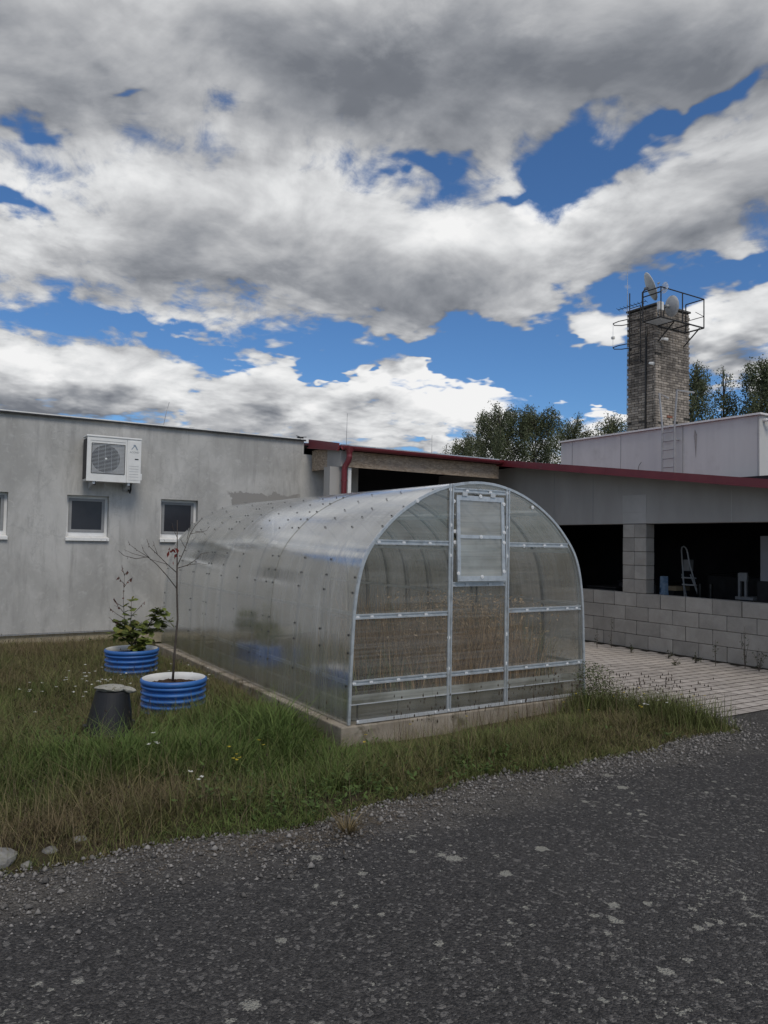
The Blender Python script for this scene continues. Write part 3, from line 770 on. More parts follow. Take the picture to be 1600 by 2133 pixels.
for y in ribsY:
    for z in (.48, .78, .94, 1.32, 1.46, 1.61, 1.93, 2.03, 2.12, 2.22, 2.30):
        if rng.random() < .06: continue
        x = xleft(z) ; e = .01; t = Vector((xleft(z+e)-xleft(z-e), 0, 2*e)).normalized()
        nrm = Vector((-t.z, 0, t.x)); 
        p = Vector((x, y+float(rng.normal(0, .006)), z)) + nrm*.011
        inst(sme, 'screw', p, gh, nrm.to_track_quat('Z', 'Y').to_euler(), (.62, 1.0, .8))
# foundation under it
fd = MB(); fd.box(3.27, 6.43, 5.905, 6.10, -.12, .138); fd.box(3.27, 3.47, 6.10, 12.0, -.12, .136); fd.box(6.23, 6.43, 6.10, 12.0, -.12, .136); fd.box(3.47, 6.23, 11.8, 12.0, -.12, .136)
fo = tag(fd.build('concrete_foundation', MT['found'], bevel=.012), 'weathered concrete foundation ring under the tunnel greenhouse', 'foundation')
cb = MB()
for k in range(12): 
    y = 6.12+k*.475
    cb.box(3.482, 3.545, y, y+.468, .137, .285+float(rng.uniform(-.006, .006)))
for k in range(6):
    x = 3.56+k*.44
    cb.box(x, x+.434, 6.11, 6.16, .139, .27+float(rng.uniform(-.006, .006)))
tag(cb.build('bed_edging', MT['curb']), 'mossy low concrete edging seen through the greenhouse side', 'edging')
mbs = MB(); X_, Y_ = np.meshgrid(np.linspace(3.55, 6.2, 40), np.linspace(6.17, 11.78, 60))
Z_ = .17 + .05*np.sin(X_*5)*np.sin(Y_*3.1) + .02*rng.standard_normal(X_.shape)
mbs.add(np.stack([X_.ravel(), Y_.ravel(), Z_.ravel()], 1).tolist(), [(j*40+i, j*40+i+1, (j+1)*40+i+1, (j+1)*40+i) for j in range(59) for i in range(39)])
struct(mbs.build('bed_soil', MT['soil'], smooth=True))

# ------------------------------------------------------------------ outdoor unit on the facade
ac = thing('heat_pump_unit', 'white outdoor heat pump unit with round fan grille on the facade', 'heat pump', (2.78, 13.19, 2.70))
AX0, AX1, AY0, AY1, AZ0, AZ1 = 2.345, 3.215, 13.0, 13.33, 2.715, 3.475
SX = 2.98                                                  # seam between fan side and service panel
body = MB(); body.box(AX0+.004, AX1-.004, AY0+.016, AY1-.02, AZ0+.004, AZ1-.03)
bo = body.build('casing', MT['white'], ac, bevel=.012)
wall_holes(AY0, .014, AX0, SX-.004, AZ0, AZ1-.032, [(AX0+.075, SX-.035, AZ0+.135, AZ1-.135)]).build('front_panel', MT['white'], ac)
MB().box(AX0-.012, AX1+.006, AY0-.012, AY1, AZ1-.03, AZ1).build('top_cover', MT['white'], ac, bevel=.008)
sp = MB().box(SX+.002, AX1, AY0, AY0+.014, AZ0, AZ1-.032).build('service_panel', MT['white'], ac, bevel=.004)
MB().box(SX+.03, AX1-.028, AY0-.006, AY0-.001, AZ0+.05, AZ1-.06).build('service_cover', MT['white'], sp, bevel=.003)
for k in range(5): MB().box(SX+.04, AX1-.04, AY0-.0085, AY0-.0065, AZ0+.10+k*.045, AZ0+.104+k*.045).build('louvre', MT['greyframe'], sp)
MB().box(SX+.13, SX+.19, AY0-.011, AY0-.0065, AZ0+.395, AZ0+.412).build('handle', MT['black'], sp)
MB().box(AX0-.006, AX0+.0, AY0+.03, AY1-.03, AZ0+.04, AZ1-.06).build('coil_side', pm('dark_coil', (.012, .012, .016), (.03, .03, .036), 60, .6, .4, 90, stretch=(1, 1, 8)), ac)
MB().box(AX1, AX1+.04, AY0+.06, AY0+.22, AZ0+.05, AZ0+.17).build('valve_cover', MT['white'], ac, bevel=.01)
MB().box(AX0+.05, SX-.02, AY0-.004, AY0-.0005, AZ1-.092, AZ1-.088).build('panel_seam', MT['greyframe'], ac)
# recess plate with round fan opening, fan, wires of the grille
cx_, cz_, rr_ = AX0+.30, (AZ0+AZ1)/2+.0, .228
fx0, fx1, fz0, fz1 = AX0+.077, SX-.037, AZ0+.137, AZ1-.137
pl = MB(); n = 48; vs = []; 
for k in range(n):
    a = 2*math.pi*k/n; ca, sa = math.cos(a), math.sin(a)
    t = min(((fx1-cx_) if ca > 0 else (cx_-fx0))/max(abs(ca), 1e-6), ((fz1-cz_) if sa > 0 else (cz_-fz0))/max(abs(sa), 1e-6))
    r0 = min(rr_, t*.985)
    vs += [(cx_+ca*r0, AY0+.0125, cz_+sa*r0), (cx_+ca*t, AY0+.0125, cz_+sa*t)]
pl.add(vs, [(2*k, 2*k+1, (2*k+3) % (2*n), (2*k+2) % (2*n)) for k in range(n)])
gr = pl.build('fan_surround', pm('grey_surround', (.33, .33, .335), (.38, .38, .385), 9, .6), ac)
MB().prism([(cx_+.235*math.cos(2*math.pi*k/32), AY0+.0155, cz_+.235*math.sin(2*math.pi*k/32)) for k in range(32)], (0, .0004, 0)).build('fan_well', MT['clut'], ac)
fn = MB()
for k in range(3):
    a0 = 2*math.pi*k/3; vv = []
    for t in np.linspace(0, 1, 7):
        for r in (.045, .20): vv.append((cx_+r*math.cos(a0+t*1.5+r*1.2), AY0+.0145-.0015*t, cz_+r*math.sin(a0+t*1.5+r*1.2)))
    fn.add(vv, [(2*i, 2*i+1, 2*i+3, 2*i+2) for i in range(6)])
fn.tube([(cx_, AY0+.0152, cz_), (cx_, AY0+.010, cz_)], .045, 16)
fn.build('fan', MT['rubber'], ac)
gw = MB()
for k in range(22):
    z = fz0+(fz1-fz0)*(k+.5)/22; gw.box(fx0, fx1, AY0-.004, AY0-.001, z-.0034, z+.0034)
for k in range(6):
    x = fx0+(fx1-fx0)*k/5; gw.box(x-.0015, x+.0015, AY0-.0008, AY0+.002, fz0, fz1)
gw.build('grille', MT['alu'], ac)
bd = MB()
for a_, b_, c_, d_ in ((fx0-.006, fx1+.006, fz0-.008, fz0), (fx0-.006, fx1+.006, fz1, fz1+.008), (fx0-.008, fx0, fz0, fz1), (fx1, fx1+.008, fz0, fz1)): bd.box(a_, b_, AY0-.006, AY0-.0006, c_, d_)
bd.build('grille_frame', MT['clut'], ac)
MB().prism([(cx_+.018*math.cos(2*math.pi*k/16), AY0-.0045, cz_+.018*math.sin(2*math.pi*k/16)) for k in range(16)], (0, -.003, 0)).build('grille_badge', MT['white'], ac)
lg = MB(); ex, ez = SX+.115, AZ1-.115; yl = AY0-.0066
lg.prism([(ex-.048, yl, ez-.075), (ex-.036, yl, ez-.082), (ex+.012, yl, ez-.022), (ex+.004, yl, ez-.006)], (0, -.001, 0))
lg.prism([(ex-.002, yl-.0013, ez+.0), (ex+.012, yl-.0013, ez-.026), (ex+.048, yl-.0013, ez-.092), (ex+.062, yl-.0013, ez-.078), (ex+.02, yl-.0013, ez+.002)], (0, -.001, 0))
lg.prism([(ex-.015, yl-.0013, ez-.006), (ex-.008, yl-.0013, ez-.018), (ex+.001, yl-.0013, ez-.006), (ex-.005, yl-.0013, ez+.006)], (0, -.001, 0))
lg.build('emblem', pm('blue_grey_print', (.20, .26, .32), (.27, .32, .37), 20, .5), ac)
tc = bpy.data.curves.new('lettering', 'FONT'); tc.body = 'ACOND'; tc.size = .042; tc.extrude = .0006; tc.align_x = 'CENTER'; tc.shear = .15
to = bpy.data.objects.new('tmp_text', tc); C.objects.link(to)
dg = bpy.context.evaluated_depsgraph_get(); tme = bpy.data.meshes.new_from_object(to.evaluated_get(dg)); bpy.data.objects.remove(to)
tme.name = 'lettering'; tme.materials.clear(); tme.materials.append(MT['greyframe'])
lo_ = inst(tme, 'lettering', (ex+.004, AY0-.0072, AZ1-.255), ac, (R_(90), 0, 0))
for x in (2.47, 3.03):
    b_ = MB(); b_.box(x-.02, x+.02, AY0+.03, FY-.002, AZ0-.045, AZ0-.002); b_.prism([(x-.016, FY-.003, AZ0-.12), (x-.016, FY-.003, AZ0-.046), (x-.016, AY0+.12, AZ0-.046)], (.032, 0, 0))
    b_.build('bracket', MT['alu'], ac)
    MB().tube([(x+.02, AY0+.06, AZ0-.06), (x+.02, AY0+.06, AZ0-.002)], .018, 10).build('rubber_foot', MT['rubber'], ac)
MB().tube([(3.10, AY0+.18, AZ0+.02), (3.10, AY0+.18, AZ0-.10), (3.11, AY0+.26, AZ0-.15), (3.12, FY-.003, AZ0-.10)], .016, 8).build('hose', MT['rubber'], ac, smooth=True)
MB().tube([(2.66, AY0+.15, AZ0-.0), (2.67, AY0+.15, AZ0-.05), (2.70, AY0+.14, AZ0-.09)], .004, 6).build('drain_wire', MT['alu'], ac)

# ------------------------------------------------------------------ lightning rods and small things on the roofs
def rod(pts, r, name, label, mat=MT['steel']):
    return tag(MB().tube(pts, r, 6).build(name, mat, smooth=True), label, 'lightning rod', 'rods standing on the roof edges')
rod([(3.71, 13.5, 3.80), (3.75, 13.5, 4.02), (3.81, 13.52, 4.25)], .005, 'lightning_rod', 'thin leaning rod on the flat roof above the window')
rod([(6.85, 12.4, 3.60), (6.86, 12.4, 4.22)], .005, 'lightning_rod', 'thin upright rod above the downpipe corner')
rod([(8.90, 12.5, 3.60), (8.90, 12.5, 4.00)], .0045, 'lightning_rod', 'thin upright rod on the middle of the red eaves')
cl = MB(); cl.box(6.30, 6.42, 13.36, 13.42, 3.803, 3.83); cl.tube([(6.25, 13.33, 3.84), (6.36, 13.38, 3.832), (6.47, 13.33, 3.835)], .008, 6); cl.tube([(6.30, 13.33, 3.82), (6.42, 13.32, 3.70), (6.47, 13.33, 3.62)], .004, 6)
tag(cl.build('wire_clamp', MT['black']), 'small black wire clamp on the roof corner beside the red flashing', 'clamp')
for x, y, z, l_ in ((4.22, 13.5, 3.803, .05),):
    tag(MB().box(x-.04, x+.05, y-.03, y+.03, z, z+.02).build('roof_clip', MT['black']), 'tiny dark clip lying on the grey coping', 'clip')
w3 = MB(); w3.tube([(15.0, 12.37, 3.40), (14.98, 12.36, 3.55), (14.97, 12.30, 3.78), (14.96, 12.22, 3.86)], .006, 6)
tag(w3.build('bent_wire', MT['black']), 'short bent black wire rising from the red roof', 'wire')

# ------------------------------------------------------------------ brick chimney tower
tw = thing('brick_tower', 'square weathered brick chimney tower rising behind the flat roofed building', 'tower', (18.8, 14.7, 0))
TX0, TX1, TY0, TY1, TZ = 18.0, 19.55, 14.2, 15.25, 8.86
MB().box(TX0+.03, TX1-.03, TY0+.03, TY1-.03, 0, TZ-.02).build('core', pm('dark_mortar', (.05, .046, .042), (.085, .08, .072), 5, .95, .4, 40, spec=.1), tw)
def brick_mat():
    m, q, p, out = new_mat('weathered_brick'); co = coords(q)
    at = q.new('ShaderNodeAttribute'); at.attribute_name = 'col'
    soot = q.rng(q.m('ADD', q.noise(co, .9, 5, .65), q.noise(q.mapping(co, scale=(1.5, 1.5, .35)), 2.0, 4, .6)), .85, 1.25)
    c = q.mix(q.m('MULTIPLY', soot, .62), at.outputs['Color'], (.055, .05, .047))
    c = q.mix(q.rng(q.noise(co, 30, 4, .7), .5, .75, 0, .4), c, (.09, .085, .08))
    q.put(p.inputs['Base Color'], c); p.inputs['Roughness'].default_value = .95; p.inputs['Specular IOR Level'].default_value = .15
    q.put(p.inputs['Normal'], q.bump(q.noise(co, 45, 4, .7), .6, .01))
    return m
bv, bf, bc = [], [], []
def brick(x0, x1, y0, y1, z0, z1, c):
    o = len(bv)
    bv.extend([(x0,y0,z0),(x1,y0,z0),(x1,y1,z0),(x0,y1,z0),(x0,y0,z1),(x1,y0,z1),(x1,y1,z1),(x0,y1,z1)])
    bf.extend([(o+a, o+b, o+c_, o+d) for a, b, c_, d in ((0,3,2,1),(4,5,6,7),(0,1,5,4),(1,2,6,5),(2,3,7,6),(3,0,4,7))]); bc.extend([c]*8)
CH = .0745
for r in range(int((TZ-4.4)/CH)):
    z0 = 4.4 + r*CH; z1 = z0+CH-.013; worn = z0 < 5.6
    for face in range(2):
        L0, L1 = (TX0, TX1) if face == 0 else (TY0, TY1)
        p_ = L0 - (.13 if (r+face) % 2 else 0)
        head = (r % 2 == 0)
        while p_ < L1-.01:
            ln = .13 if (r % 4 == 3) else .255
            a, b = max(p_, L0), min(p_+ln-.018, L1)
            p_ += ln
            if b-a < .03: continue
            d = float(rng.uniform(0, .012)) + (float(rng.uniform(0, .03)) if worn and rng.random() < .3 else 0)
            if rng.random() < .008: continue
            k = float(rng.uniform(.55, 1.25)); base = (.235, .205, .178) if face == 0 else (.15, .135, .122)
            base = (.33, .29, .25)
            if worn and face == 0 and rng.random() < .10: base = (.30, .13, .09)
            if worn and face == 0: k *= 1.25
            col = (base[0]*k, base[1]*k, base[2]*k, 1)
            if face == 0: brick(a, b, TY0+d, TY0+.06, z0, z1, col)
            else: brick(TX0+d, TX0+.06, max(a, TY0+.065), b, z0, z1, col)
me = bpy.data.meshes.new('brickwork'); me.from_pydata(bv, [], bf); ca_ = me.color_attributes.new('col', 'FLOAT_COLOR', 'POINT')
ca_.data.foreach_set('color', np.array(bc, 'f').ravel()); me.materials.append(brick_mat())
bo_ = bpy.data.objects.new('brickwork', me); C.objects.link(bo_); adopt(bo_, tw); stuff(bo_)
MB().box(TX0-.02, TX1+.02, TY0-.02, TY1+.02, TZ-.02, TZ+.03).build('cap', pm('sooty_cap', (.06, .056, .052), (.10, .095, .09), 6, .95, .4, 30), tw)
MB().tube([(17.985, 14.52, 8.25), (17.985, 14.53, 7.9), (17.985, 14.54, 6.5), (17.985, 14.55, 4.5)], .028, 8).build('cable', MT['rubber'], tw, smooth=True)
# maintenance platform with railing
pf = thing('service_platform', 'black steel service platform with railing high on the brick tower', 'platform', (18.4, 13.9, 8.2))
PX0, PX1, PY0, PY1, PZ0, PZ1 = 17.42, 19.34, 13.58, 14.19, 8.22, 9.07
fr = MB()
def bar(mb, a, b, r=.017): mb.tube([a, b], r, 6)
for a, b in (((PX0,PY0,PZ0),(PX1,PY0,PZ0)), ((PX0,PY1,PZ0),(PX1,PY1,PZ0)), ((PX0,PY0,PZ0),(PX0,PY1,PZ0)), ((PX1,PY0,PZ0),(PX1,PY1,PZ0)), ((18.05,PY0,PZ0),(18.05,PY1,PZ0)), ((18.7,PY0,PZ0),(18.7,PY1,PZ0))): bar(fr, a, b, .022)
fr.build('floor_frame', MT['black'], pf)
gd = MB()
for k in range(9): gd.box(PX0+.02, PX0+.62, PY0+.03+k*.066, PY0+.075+k*.066, PZ0-.004, PZ0+.006)
gd.build('floor_grating', MT['greyframe'], pf)
rl = MB()
for a, b in (((PX0,PY0,PZ1),(PX1,PY0,PZ1)), ((PX0,PY0,PZ1),(PX0,PY1,PZ1)), ((PX1,PY0,PZ1),(PX1,PY1,PZ1)), ((PX0,PY0,8.93),(PX0,PY1,8.93))): bar(rl, a, b)
bar(rl, (PX1, PY0, 8.56), (PX1, PY1, 8.56), .011); bar(rl, (18.95, PY0, 8.62), (PX1, PY0, 8.56), .008)
rl.build('handrail', MT['black'], pf)
for x, y in ((PX0, PY0), (18.36, PY0), (PX1, PY0), (PX0, PY1), (PX1, PY1)):
    MB().tube([(x, y, PZ0), (x, y, PZ1)], .017, 6).build('railing_post', MT['black'], pf)
for x in (18.1, 19.25):
    MB().tube([(x, PY0+.08, PZ0), (x, 14.2, 7.78)], .02, 6).build('strut', MT['black'], pf)
# caged ladder on the dark side
ld = thing('caged_ladder', 'black caged iron ladder on the shaded side of the brick tower', 'ladder', (17.9, 14.85, 7.2))
for y in (14.65, 15.05): MB().tube([(17.88, y, 7.2), (17.88, y, 9.37 if y > 15 else 8.9)], .016, 6).build('rail', MT['black'], ld)
for k in range(9): MB().tube([(17.88, 14.65, 7.3+k*.2), (17.88, 15.05, 7.3+k*.2)], .011, 6).build('rung', MT['black'], ld)
for z in (7.72, 8.44):
    MB().tube([(17.88, 15.05, z), (17.80, 15.28, z), (17.62, 15.40, z), (17.45, 15.30, z), (17.40, 15.05, z), (17.45, 14.80, z), (17.62, 14.68, z), (17.88, 14.65, z)][0:8], .014, 6).build('hoop', MT['black'], ld)
for y, z in ((14.65, 7.25), (15.05, 7.25), (14.65, 8.6), (15.05, 8.6)): MB().tube([(17.88, y, z), (18.0, y, z)], .012, 6).build('standoff', MT['black'], ld)
# dishes and antennas
def dish(name, label, c, r, axis, depth, mat, mast):
    t = thing(name, label, 'antenna', c)
    ax = Vector(axis).normalized(); q_ = ax.to_track_quat('Z', 'Y')
    mb = MB(); rings, n = 6, 28; vs = []
    for i in range(rings+1):
        rr = r*i/rings
        for k in range(n):
            a = 2*math.pi*k/n; vs.append(Vector(c)+q_ @ Vector((rr*math.cos(a), rr*math.sin(a), depth*(i/rings)**2)))
    for i in range(rings+1):
        rr = r*i/rings
        for k in range(n):
            a = 2*math.pi*k/n; vs.append(Vector(c)+q_ @ Vector((rr*math.cos(a), rr*math.sin(a), depth*(i/rings)**2-.012)))
    o = (rings+1)*n; fs = []
    for i in range(rings):
        for k in range(n):
            k2 = (k+1) % n
            fs += [(i*n+k, i*n+k2, (i+1)*n+k2, (i+1)*n+k), (o+i*n+k, o+(i+1)*n+k, o+(i+1)*n+k2, o+i*n+k2)]
    fs += [(rings*n+k, rings*n+(k+1) % n, o+rings*n+(k+1) % n, o+rings*n+k) for k in range(n)]
    mb.add(vs, fs); mb.build('reflector', mat, t, smooth=True)
    b = Vector(c) - ax*.05
    MB().tube([Vector(c)-ax*.012, b-ax*.06], .05, 10).build('hub', MT['steel'], t)
    MB().tube([b-ax*.03, *mast], .02, 8).build('mast', MT['black'], t)
    f = Vector(c) + ax*(r*.75)
    MB().tube([Vector(c)+q_ @ Vector((0, -r*.8, depth*.64)), f], .008, 6).build('feed_arm', MT['steel'], t)
    MB().tube([f-ax*.04, f+ax*.03], .022, 8).build('feed_horn', MT['greyframe'], t)
    return t
DW = pm('dish_paint', (.55, .56, .56), (.62, .63, .62), 4, .55, spots=(4, (.45, .46, .45), .55, .8))
dish('satellite_dish', 'large white satellite dish on a mast above the brick tower', (18.27, 14.7, 9.52), .44, (.62, -.55, .35), .09, DW, [(18.08, 14.75, 9.35), (18.08, 14.75, 8.86)])
dish('satellite_dish', 'round grey dish mounted inside the platform railing', (17.98, 13.75, 8.66), .30, (.93, -.25, .12), .11, pm('dish_grey', (.36, .37, .38), (.42, .43, .44), 4, .5), [(17.85, 13.80, 8.6), (17.82, 13.82, 8.23)])
bx_ = thing('radio_box', 'small pale radio box behind the grey dish on the platform', 'radio box', (17.7, 13.8, 8.23))
MB().box(17.58, 17.76, 13.74, 13.84, 8.50, 8.74).build('housing', MT['white'], bx_, bevel=.01)
MB().tube([(17.67, 13.84, 8.72), (17.67, 13.87, 8.5), (17.67, 13.87, 8.22)], .012, 6).build('post', MT['alu'], bx_)
MB().tube([(17.62, 13.79, 8.5), (17.55, 13.79, 8.38), (17.62, 13.80, 8.30), (17.75, 13.80, 8.34), (17.72, 13.79, 8.26), (17.58, 13.8, 8.25)], .010, 6).build('cable_loop', MT['rubber'], bx_, smooth=True)
ga = thing('grid_antenna', 'pale wire grid antenna on the platform corner post', 'antenna', (17.5, 13.6, 8.9))
gm_ = MB()
for k in range(9):
    t = (k-4)/4; h = .16*math.sqrt(max(0, 1-t*t*.8)); x = 17.60+.03*t; y = 13.60+.12*t
    gm_.tube([(x, y, 9.08-h), (x+.02, y-.01, 9.08), (x, y, 9.08+h)], .006, 5)
for z in (-.12, -.04, .04, .12): gm_.tube([(17.57, 13.48, 9.08+z), (17.62, 13.60, 9.08+z), (17.63, 13.72, 9.08+z)], .005, 5)
gm_.build('mesh_reflector', MT['white'], ga); MB().tube([(17.44, 13.60, 8.95), (17.61, 13.60, 9.08)], .014, 6).build('arm', MT['steel'], ga)
ya = thing('yagi_antenna', 'dark comb shaped aerial sticking out from the tower top', 'antenna', (18.05, 14.8, 8.9))
MB().tube([(18.06, 14.6, 9.05), (17.9, 15.5, 8.99)], .010, 6).build('boom', MT['black'], ya)
for k in range(9):
    t = k/8; c_ = Vector((18.06-.16*t, 14.6+.9*t, 9.05-.06*t))
    MB().tube([c_+Vector((-.10, -.02, .02)), c_+Vector((.10, .02, -.02))], .006, 5).build('element', MT['black'], ya)
MB().tube([(18.06, 14.72, 8.86), (18.06, 14.72, 9.06)], .012, 6).build('stub', MT['black'], ya)
tag(MB().tube([(17.96, 15.2, 4.5), (17.96, 15.2, 9.0), (17.97, 15.21, 10.35)], [.008, .008, .004], 6).build('lightning_rod', MT['steel'], None, smooth=True), 'tall thin rod running up the left edge of the brick tower', 'lightning rod', 'rods standing on the roof edges')
rw = thing('guard_weight', 'thin pale line with a small weight beside the ladder cage', 'guy wire', (17.5, 15.3, 7.8))
MB().tube([(17.46, 15.31, 8.45), (17.46, 15.31, 7.72)], .005, 5).build('wire', MT['alu'], rw); MB().box(17.42, 17.50, 15.27, 15.35, 7.98, 8.05).build('weight', MT['white'], rw)
def flood(label, c, d, nrm):
    t = thing('floodlight', label, 'floodlight', c, 'small white floodlights')
    c = Vector(c); d = Vector(d).normalized(); nrm = Vector(nrm)
    MB().tube([c-nrm*.0, c+nrm*.07], .035, 10).build('base', MT['white'], t)
    MB().tube([c+nrm*.06, c+nrm*.09+d*.03, c+nrm*.09+d*.15], [.022, .036, .048], 10).build('lamp_head', MT['white'], t)
    MB().tube([c+nrm*.09+d*.148, c+nrm*.09+d*.155], .042, 10).build('lens', MT['greyframe'], t)
flood('white floodlight under the platform on the bright tower face', (18.18, 14.195, 7.84), (.9, -.4, -.1), (0, -1, 0))
flood('white floodlight beside the black cable on the dark tower face', (17.995, 14.36, 7.14), (.2, -.9, -.3), (-1, 0, 0))
flood('white floodlight at the corner of the pale flat roofed building', (15.17, 9.225, 4.52), (.8, -.5, -.1), (0, -1, 0))
# access ladder on the pale building
al = thing('roof_ladder', 'grey steel roof ladder fixed to the pale flat roofed building', 'ladder', (14.85, 11.37, 3.4))
LX = 14.86
for y, yt in ((11.535, 11.62), (11.20, 11.135)):
    pts = [(LX, y, 3.35), (LX, y, 4.62), (LX, yt, 5.44)]
    pts += [(LX+.30, yt-.02, 5.36)] if y > 11.4 else [(LX+.62, yt, 5.46)]
    MB().tube(pts, .022, 8).build('rail', MT['steel'], al)
for k in range(6): MB().tube([(LX, 11.20, 3.46+k*.205), (LX, 11.535, 3.46+k*.205)], .014, 8).build('rung', MT['steel'], al)
for z in (3.5, 4.3):
    for y in (11.20, 11.535): MB().tube([(LX, y, z), (15.02, y, z)], .014, 6).build('wall_bracket', MT['steel'], al)
MB().tube([(14.99, 11.08, 4.62), (14.99, 11.08, 3.4)], .008, 6).build('earth_wire', MT['greyframe'], al)

# ------------------------------------------------------------------ clutter in the dark shed
st = thing('step_ladder', 'silver aluminium stepladder standing in the dark shed opening', 'stepladder', (12.4, 8.9, .02))
A_ = lambda y, z, x=12.5: (x, y, z)
hp = [(12.5+.30*(1-z/1.85), y, z) for y, z in ((9.16, .02), (9.10, .9), (9.075, 1.5), (9.065, 1.74))] + [(12.5, 9.045, 1.80), (12.5, 9.0, 1.82), (12.5, 8.96, 1.79)] + [(12.5+.30*(1-z/1.85), y, z) for y, z in ((8.945, 1.74), (8.92, 1.5), (8.80, .9), (8.66, .02))]
MB().tube([(x-.28, y, z) for x, y, z in hp], .013, 8).build('front_frame', MT['alu'], st, smooth=True)
for z in (.32, .58, .84, 1.09, 1.22):
    t = z/1.8; MB().box(12.22+.30*(1-z/1.85)-.04, 12.22+.30*(1-z/1.85)+.05, 8.66+.27*t, 9.16-.09*t, z, z+.022).build('tread', MT['alu'], st)
MB().box(12.30, 12.42, 8.94, 9.07, 1.36, 1.57).build('top_plate', MT['steel'], st)
MB().tube([(12.30, 9.10, 1.3), (12.75, 9.14, .02)], .012, 6).build('rear_leg', MT['alu'], st); MB().tube([(12.30, 8.92, 1.3), (12.75, 8.70, .02)], .012, 6).build('rear_leg', MT['alu'], st)
bs = MB(); bs.prism([(11.75, 9.20, .02), (11.75, 9.02, .02), (11.75, 9.06, 1.26), (11.75, 9.16, 1.26)], (.09, 0, 0))
tag(bs.build('blue_sack', pm('pale_blue_printed_sack', (.22, .36, .55), (.42, .55, .68), 3, .5, .3, 14, stretch=(1, 6, 9), spots=(9, (.05, .10, .2), .6, .66))), 'pale blue printed sack leaning behind the block pillar', 'sack')
wb = MB(); wb.box(12.2, 12.6, 9.15, 9.75, .98, 1.06)
tag(wb.build('timber_board', pm('raw_timber', (.30, .22, .13), (.38, .29, .18), 3, .8, .2, 30, stretch=(1, .2, 3))), 'raw timber board lying on dark crates in the shed', 'board')
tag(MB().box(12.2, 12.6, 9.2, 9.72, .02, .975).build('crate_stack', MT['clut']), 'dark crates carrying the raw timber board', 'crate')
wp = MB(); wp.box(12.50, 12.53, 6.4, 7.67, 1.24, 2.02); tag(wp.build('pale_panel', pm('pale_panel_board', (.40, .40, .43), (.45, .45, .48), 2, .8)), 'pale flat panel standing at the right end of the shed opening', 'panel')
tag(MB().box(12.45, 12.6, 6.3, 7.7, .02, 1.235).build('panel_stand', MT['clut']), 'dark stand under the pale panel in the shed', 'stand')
for y, z, lab in ((8.72, 1.12, 'dark pipe standing close to the stepladder in the shed'), (8.50, 1.13, 'dark pipe with a bright edge right of the stepladder')):
    tag(MB().lathe([(.0, .0), (.045, .0), (.045, z), (.03, z), (.0, z)], (12.3, y, .02), 14).build('standing_pipe', pm('dull_dark_metal', (.03, .03, .033), (.05, .05, .052), 6, .25, metal=.7)), lab, 'pipe', 'pipes standing in the shed')
chr_ = thing('workshop_chair', 'dark chair with a pale upright back in the shed', 'chair', (12.5, 7.9, .02))
MB().box(12.35, 12.75, 7.72, 8.05, .90, .95).build('seat', MT['greyframe'], chr_)
for y in (7.9, 8.02): MB().box(12.42, 12.46, y-.02, y+.02, .95, 1.36).build('back_post', MT['steel'], chr_)
MB().box(12.40, 12.44, 7.86, 8.0, 1.22, 1.37).build('backrest', MT['steel'], chr_)
for x in (12.38, 12.72):
    for y in (7.75, 8.02): MB().box(x-.015, x+.015, y-.015, y+.015, .02, .9).build('leg', MT['black'], chr_)
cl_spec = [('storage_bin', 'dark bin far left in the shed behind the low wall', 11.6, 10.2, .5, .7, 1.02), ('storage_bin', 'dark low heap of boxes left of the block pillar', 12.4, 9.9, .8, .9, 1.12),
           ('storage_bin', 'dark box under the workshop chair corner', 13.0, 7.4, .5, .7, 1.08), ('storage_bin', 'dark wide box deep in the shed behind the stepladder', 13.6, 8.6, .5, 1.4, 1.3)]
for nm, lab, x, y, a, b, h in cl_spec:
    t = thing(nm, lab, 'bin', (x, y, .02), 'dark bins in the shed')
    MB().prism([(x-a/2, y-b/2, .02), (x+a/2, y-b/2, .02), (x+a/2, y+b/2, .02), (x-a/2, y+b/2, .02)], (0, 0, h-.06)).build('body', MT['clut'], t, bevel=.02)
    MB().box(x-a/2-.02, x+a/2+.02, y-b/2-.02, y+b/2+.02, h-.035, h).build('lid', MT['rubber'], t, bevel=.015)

# ------------------------------------------------------------------ planters
def planter(label, c, r, h):
    t = thing('ribbed_planter', label, 'planter', (c[0], c[1], 0))
    pr = [(r-.03, -.04)]
    nb = 5; bh = (h-.05)/nb
    for k in range(nb):
        z0 = k*bh
        pr += [(r-.047, z0), (r-.047, z0+bh*.20), (r-.016, z0+bh*.32), (r-.004, z0+bh*.50), (r-.004, z0+bh*.72), (r-.016, z0+bh*.84), (r-.047, z0+bh*.92)]
    pr += [(r-.045, h-.06), (r-.01, h-.056), (r+.006, h-.035), (r+.002, h-.008), (r-.014, h)]
    MB().lathe(pr, (c[0], c[1], 0), 56).build('ribbed_shell', MT['blue'], t, smooth=True)
    MB().lathe([(r-.0145, h), (r-.03, h-.004), (r-.052, h-.05), (r-.052, h-.20)], (c[0], c[1], 0), 56).build('lining', MT['inner'], t, smooth=True)
    zs = h-.075; mb = MB(); rings, n = 14, 44; vs = []
    for i in range(rings+1):
        rr = (r-.053)*i/rings
        for k in range(n):
            a = 2*math.pi*k/n; vs.append((c[0]+rr*math.cos(a), c[1]+rr*math.sin(a), zs+.03*(1-(i/rings)**2)+float(rng.normal(0, .006))))
    mb.add(vs, [(i*n+k, i*n+(k+1) % n, (i+1)*n+(k+1) % n, (i+1)*n+k) for i in range(rings) for k in range(n)])
    mb.build('soil', MT['soil'], t)
    return t
planter('blue ribbed planter by the facade holding the leafy green shrub', (2.44, 10.03), .335, .365)
planter('blue ribbed planter nearer the bucket holding the bare sapling', (2.325, 7.78), .33, .36)

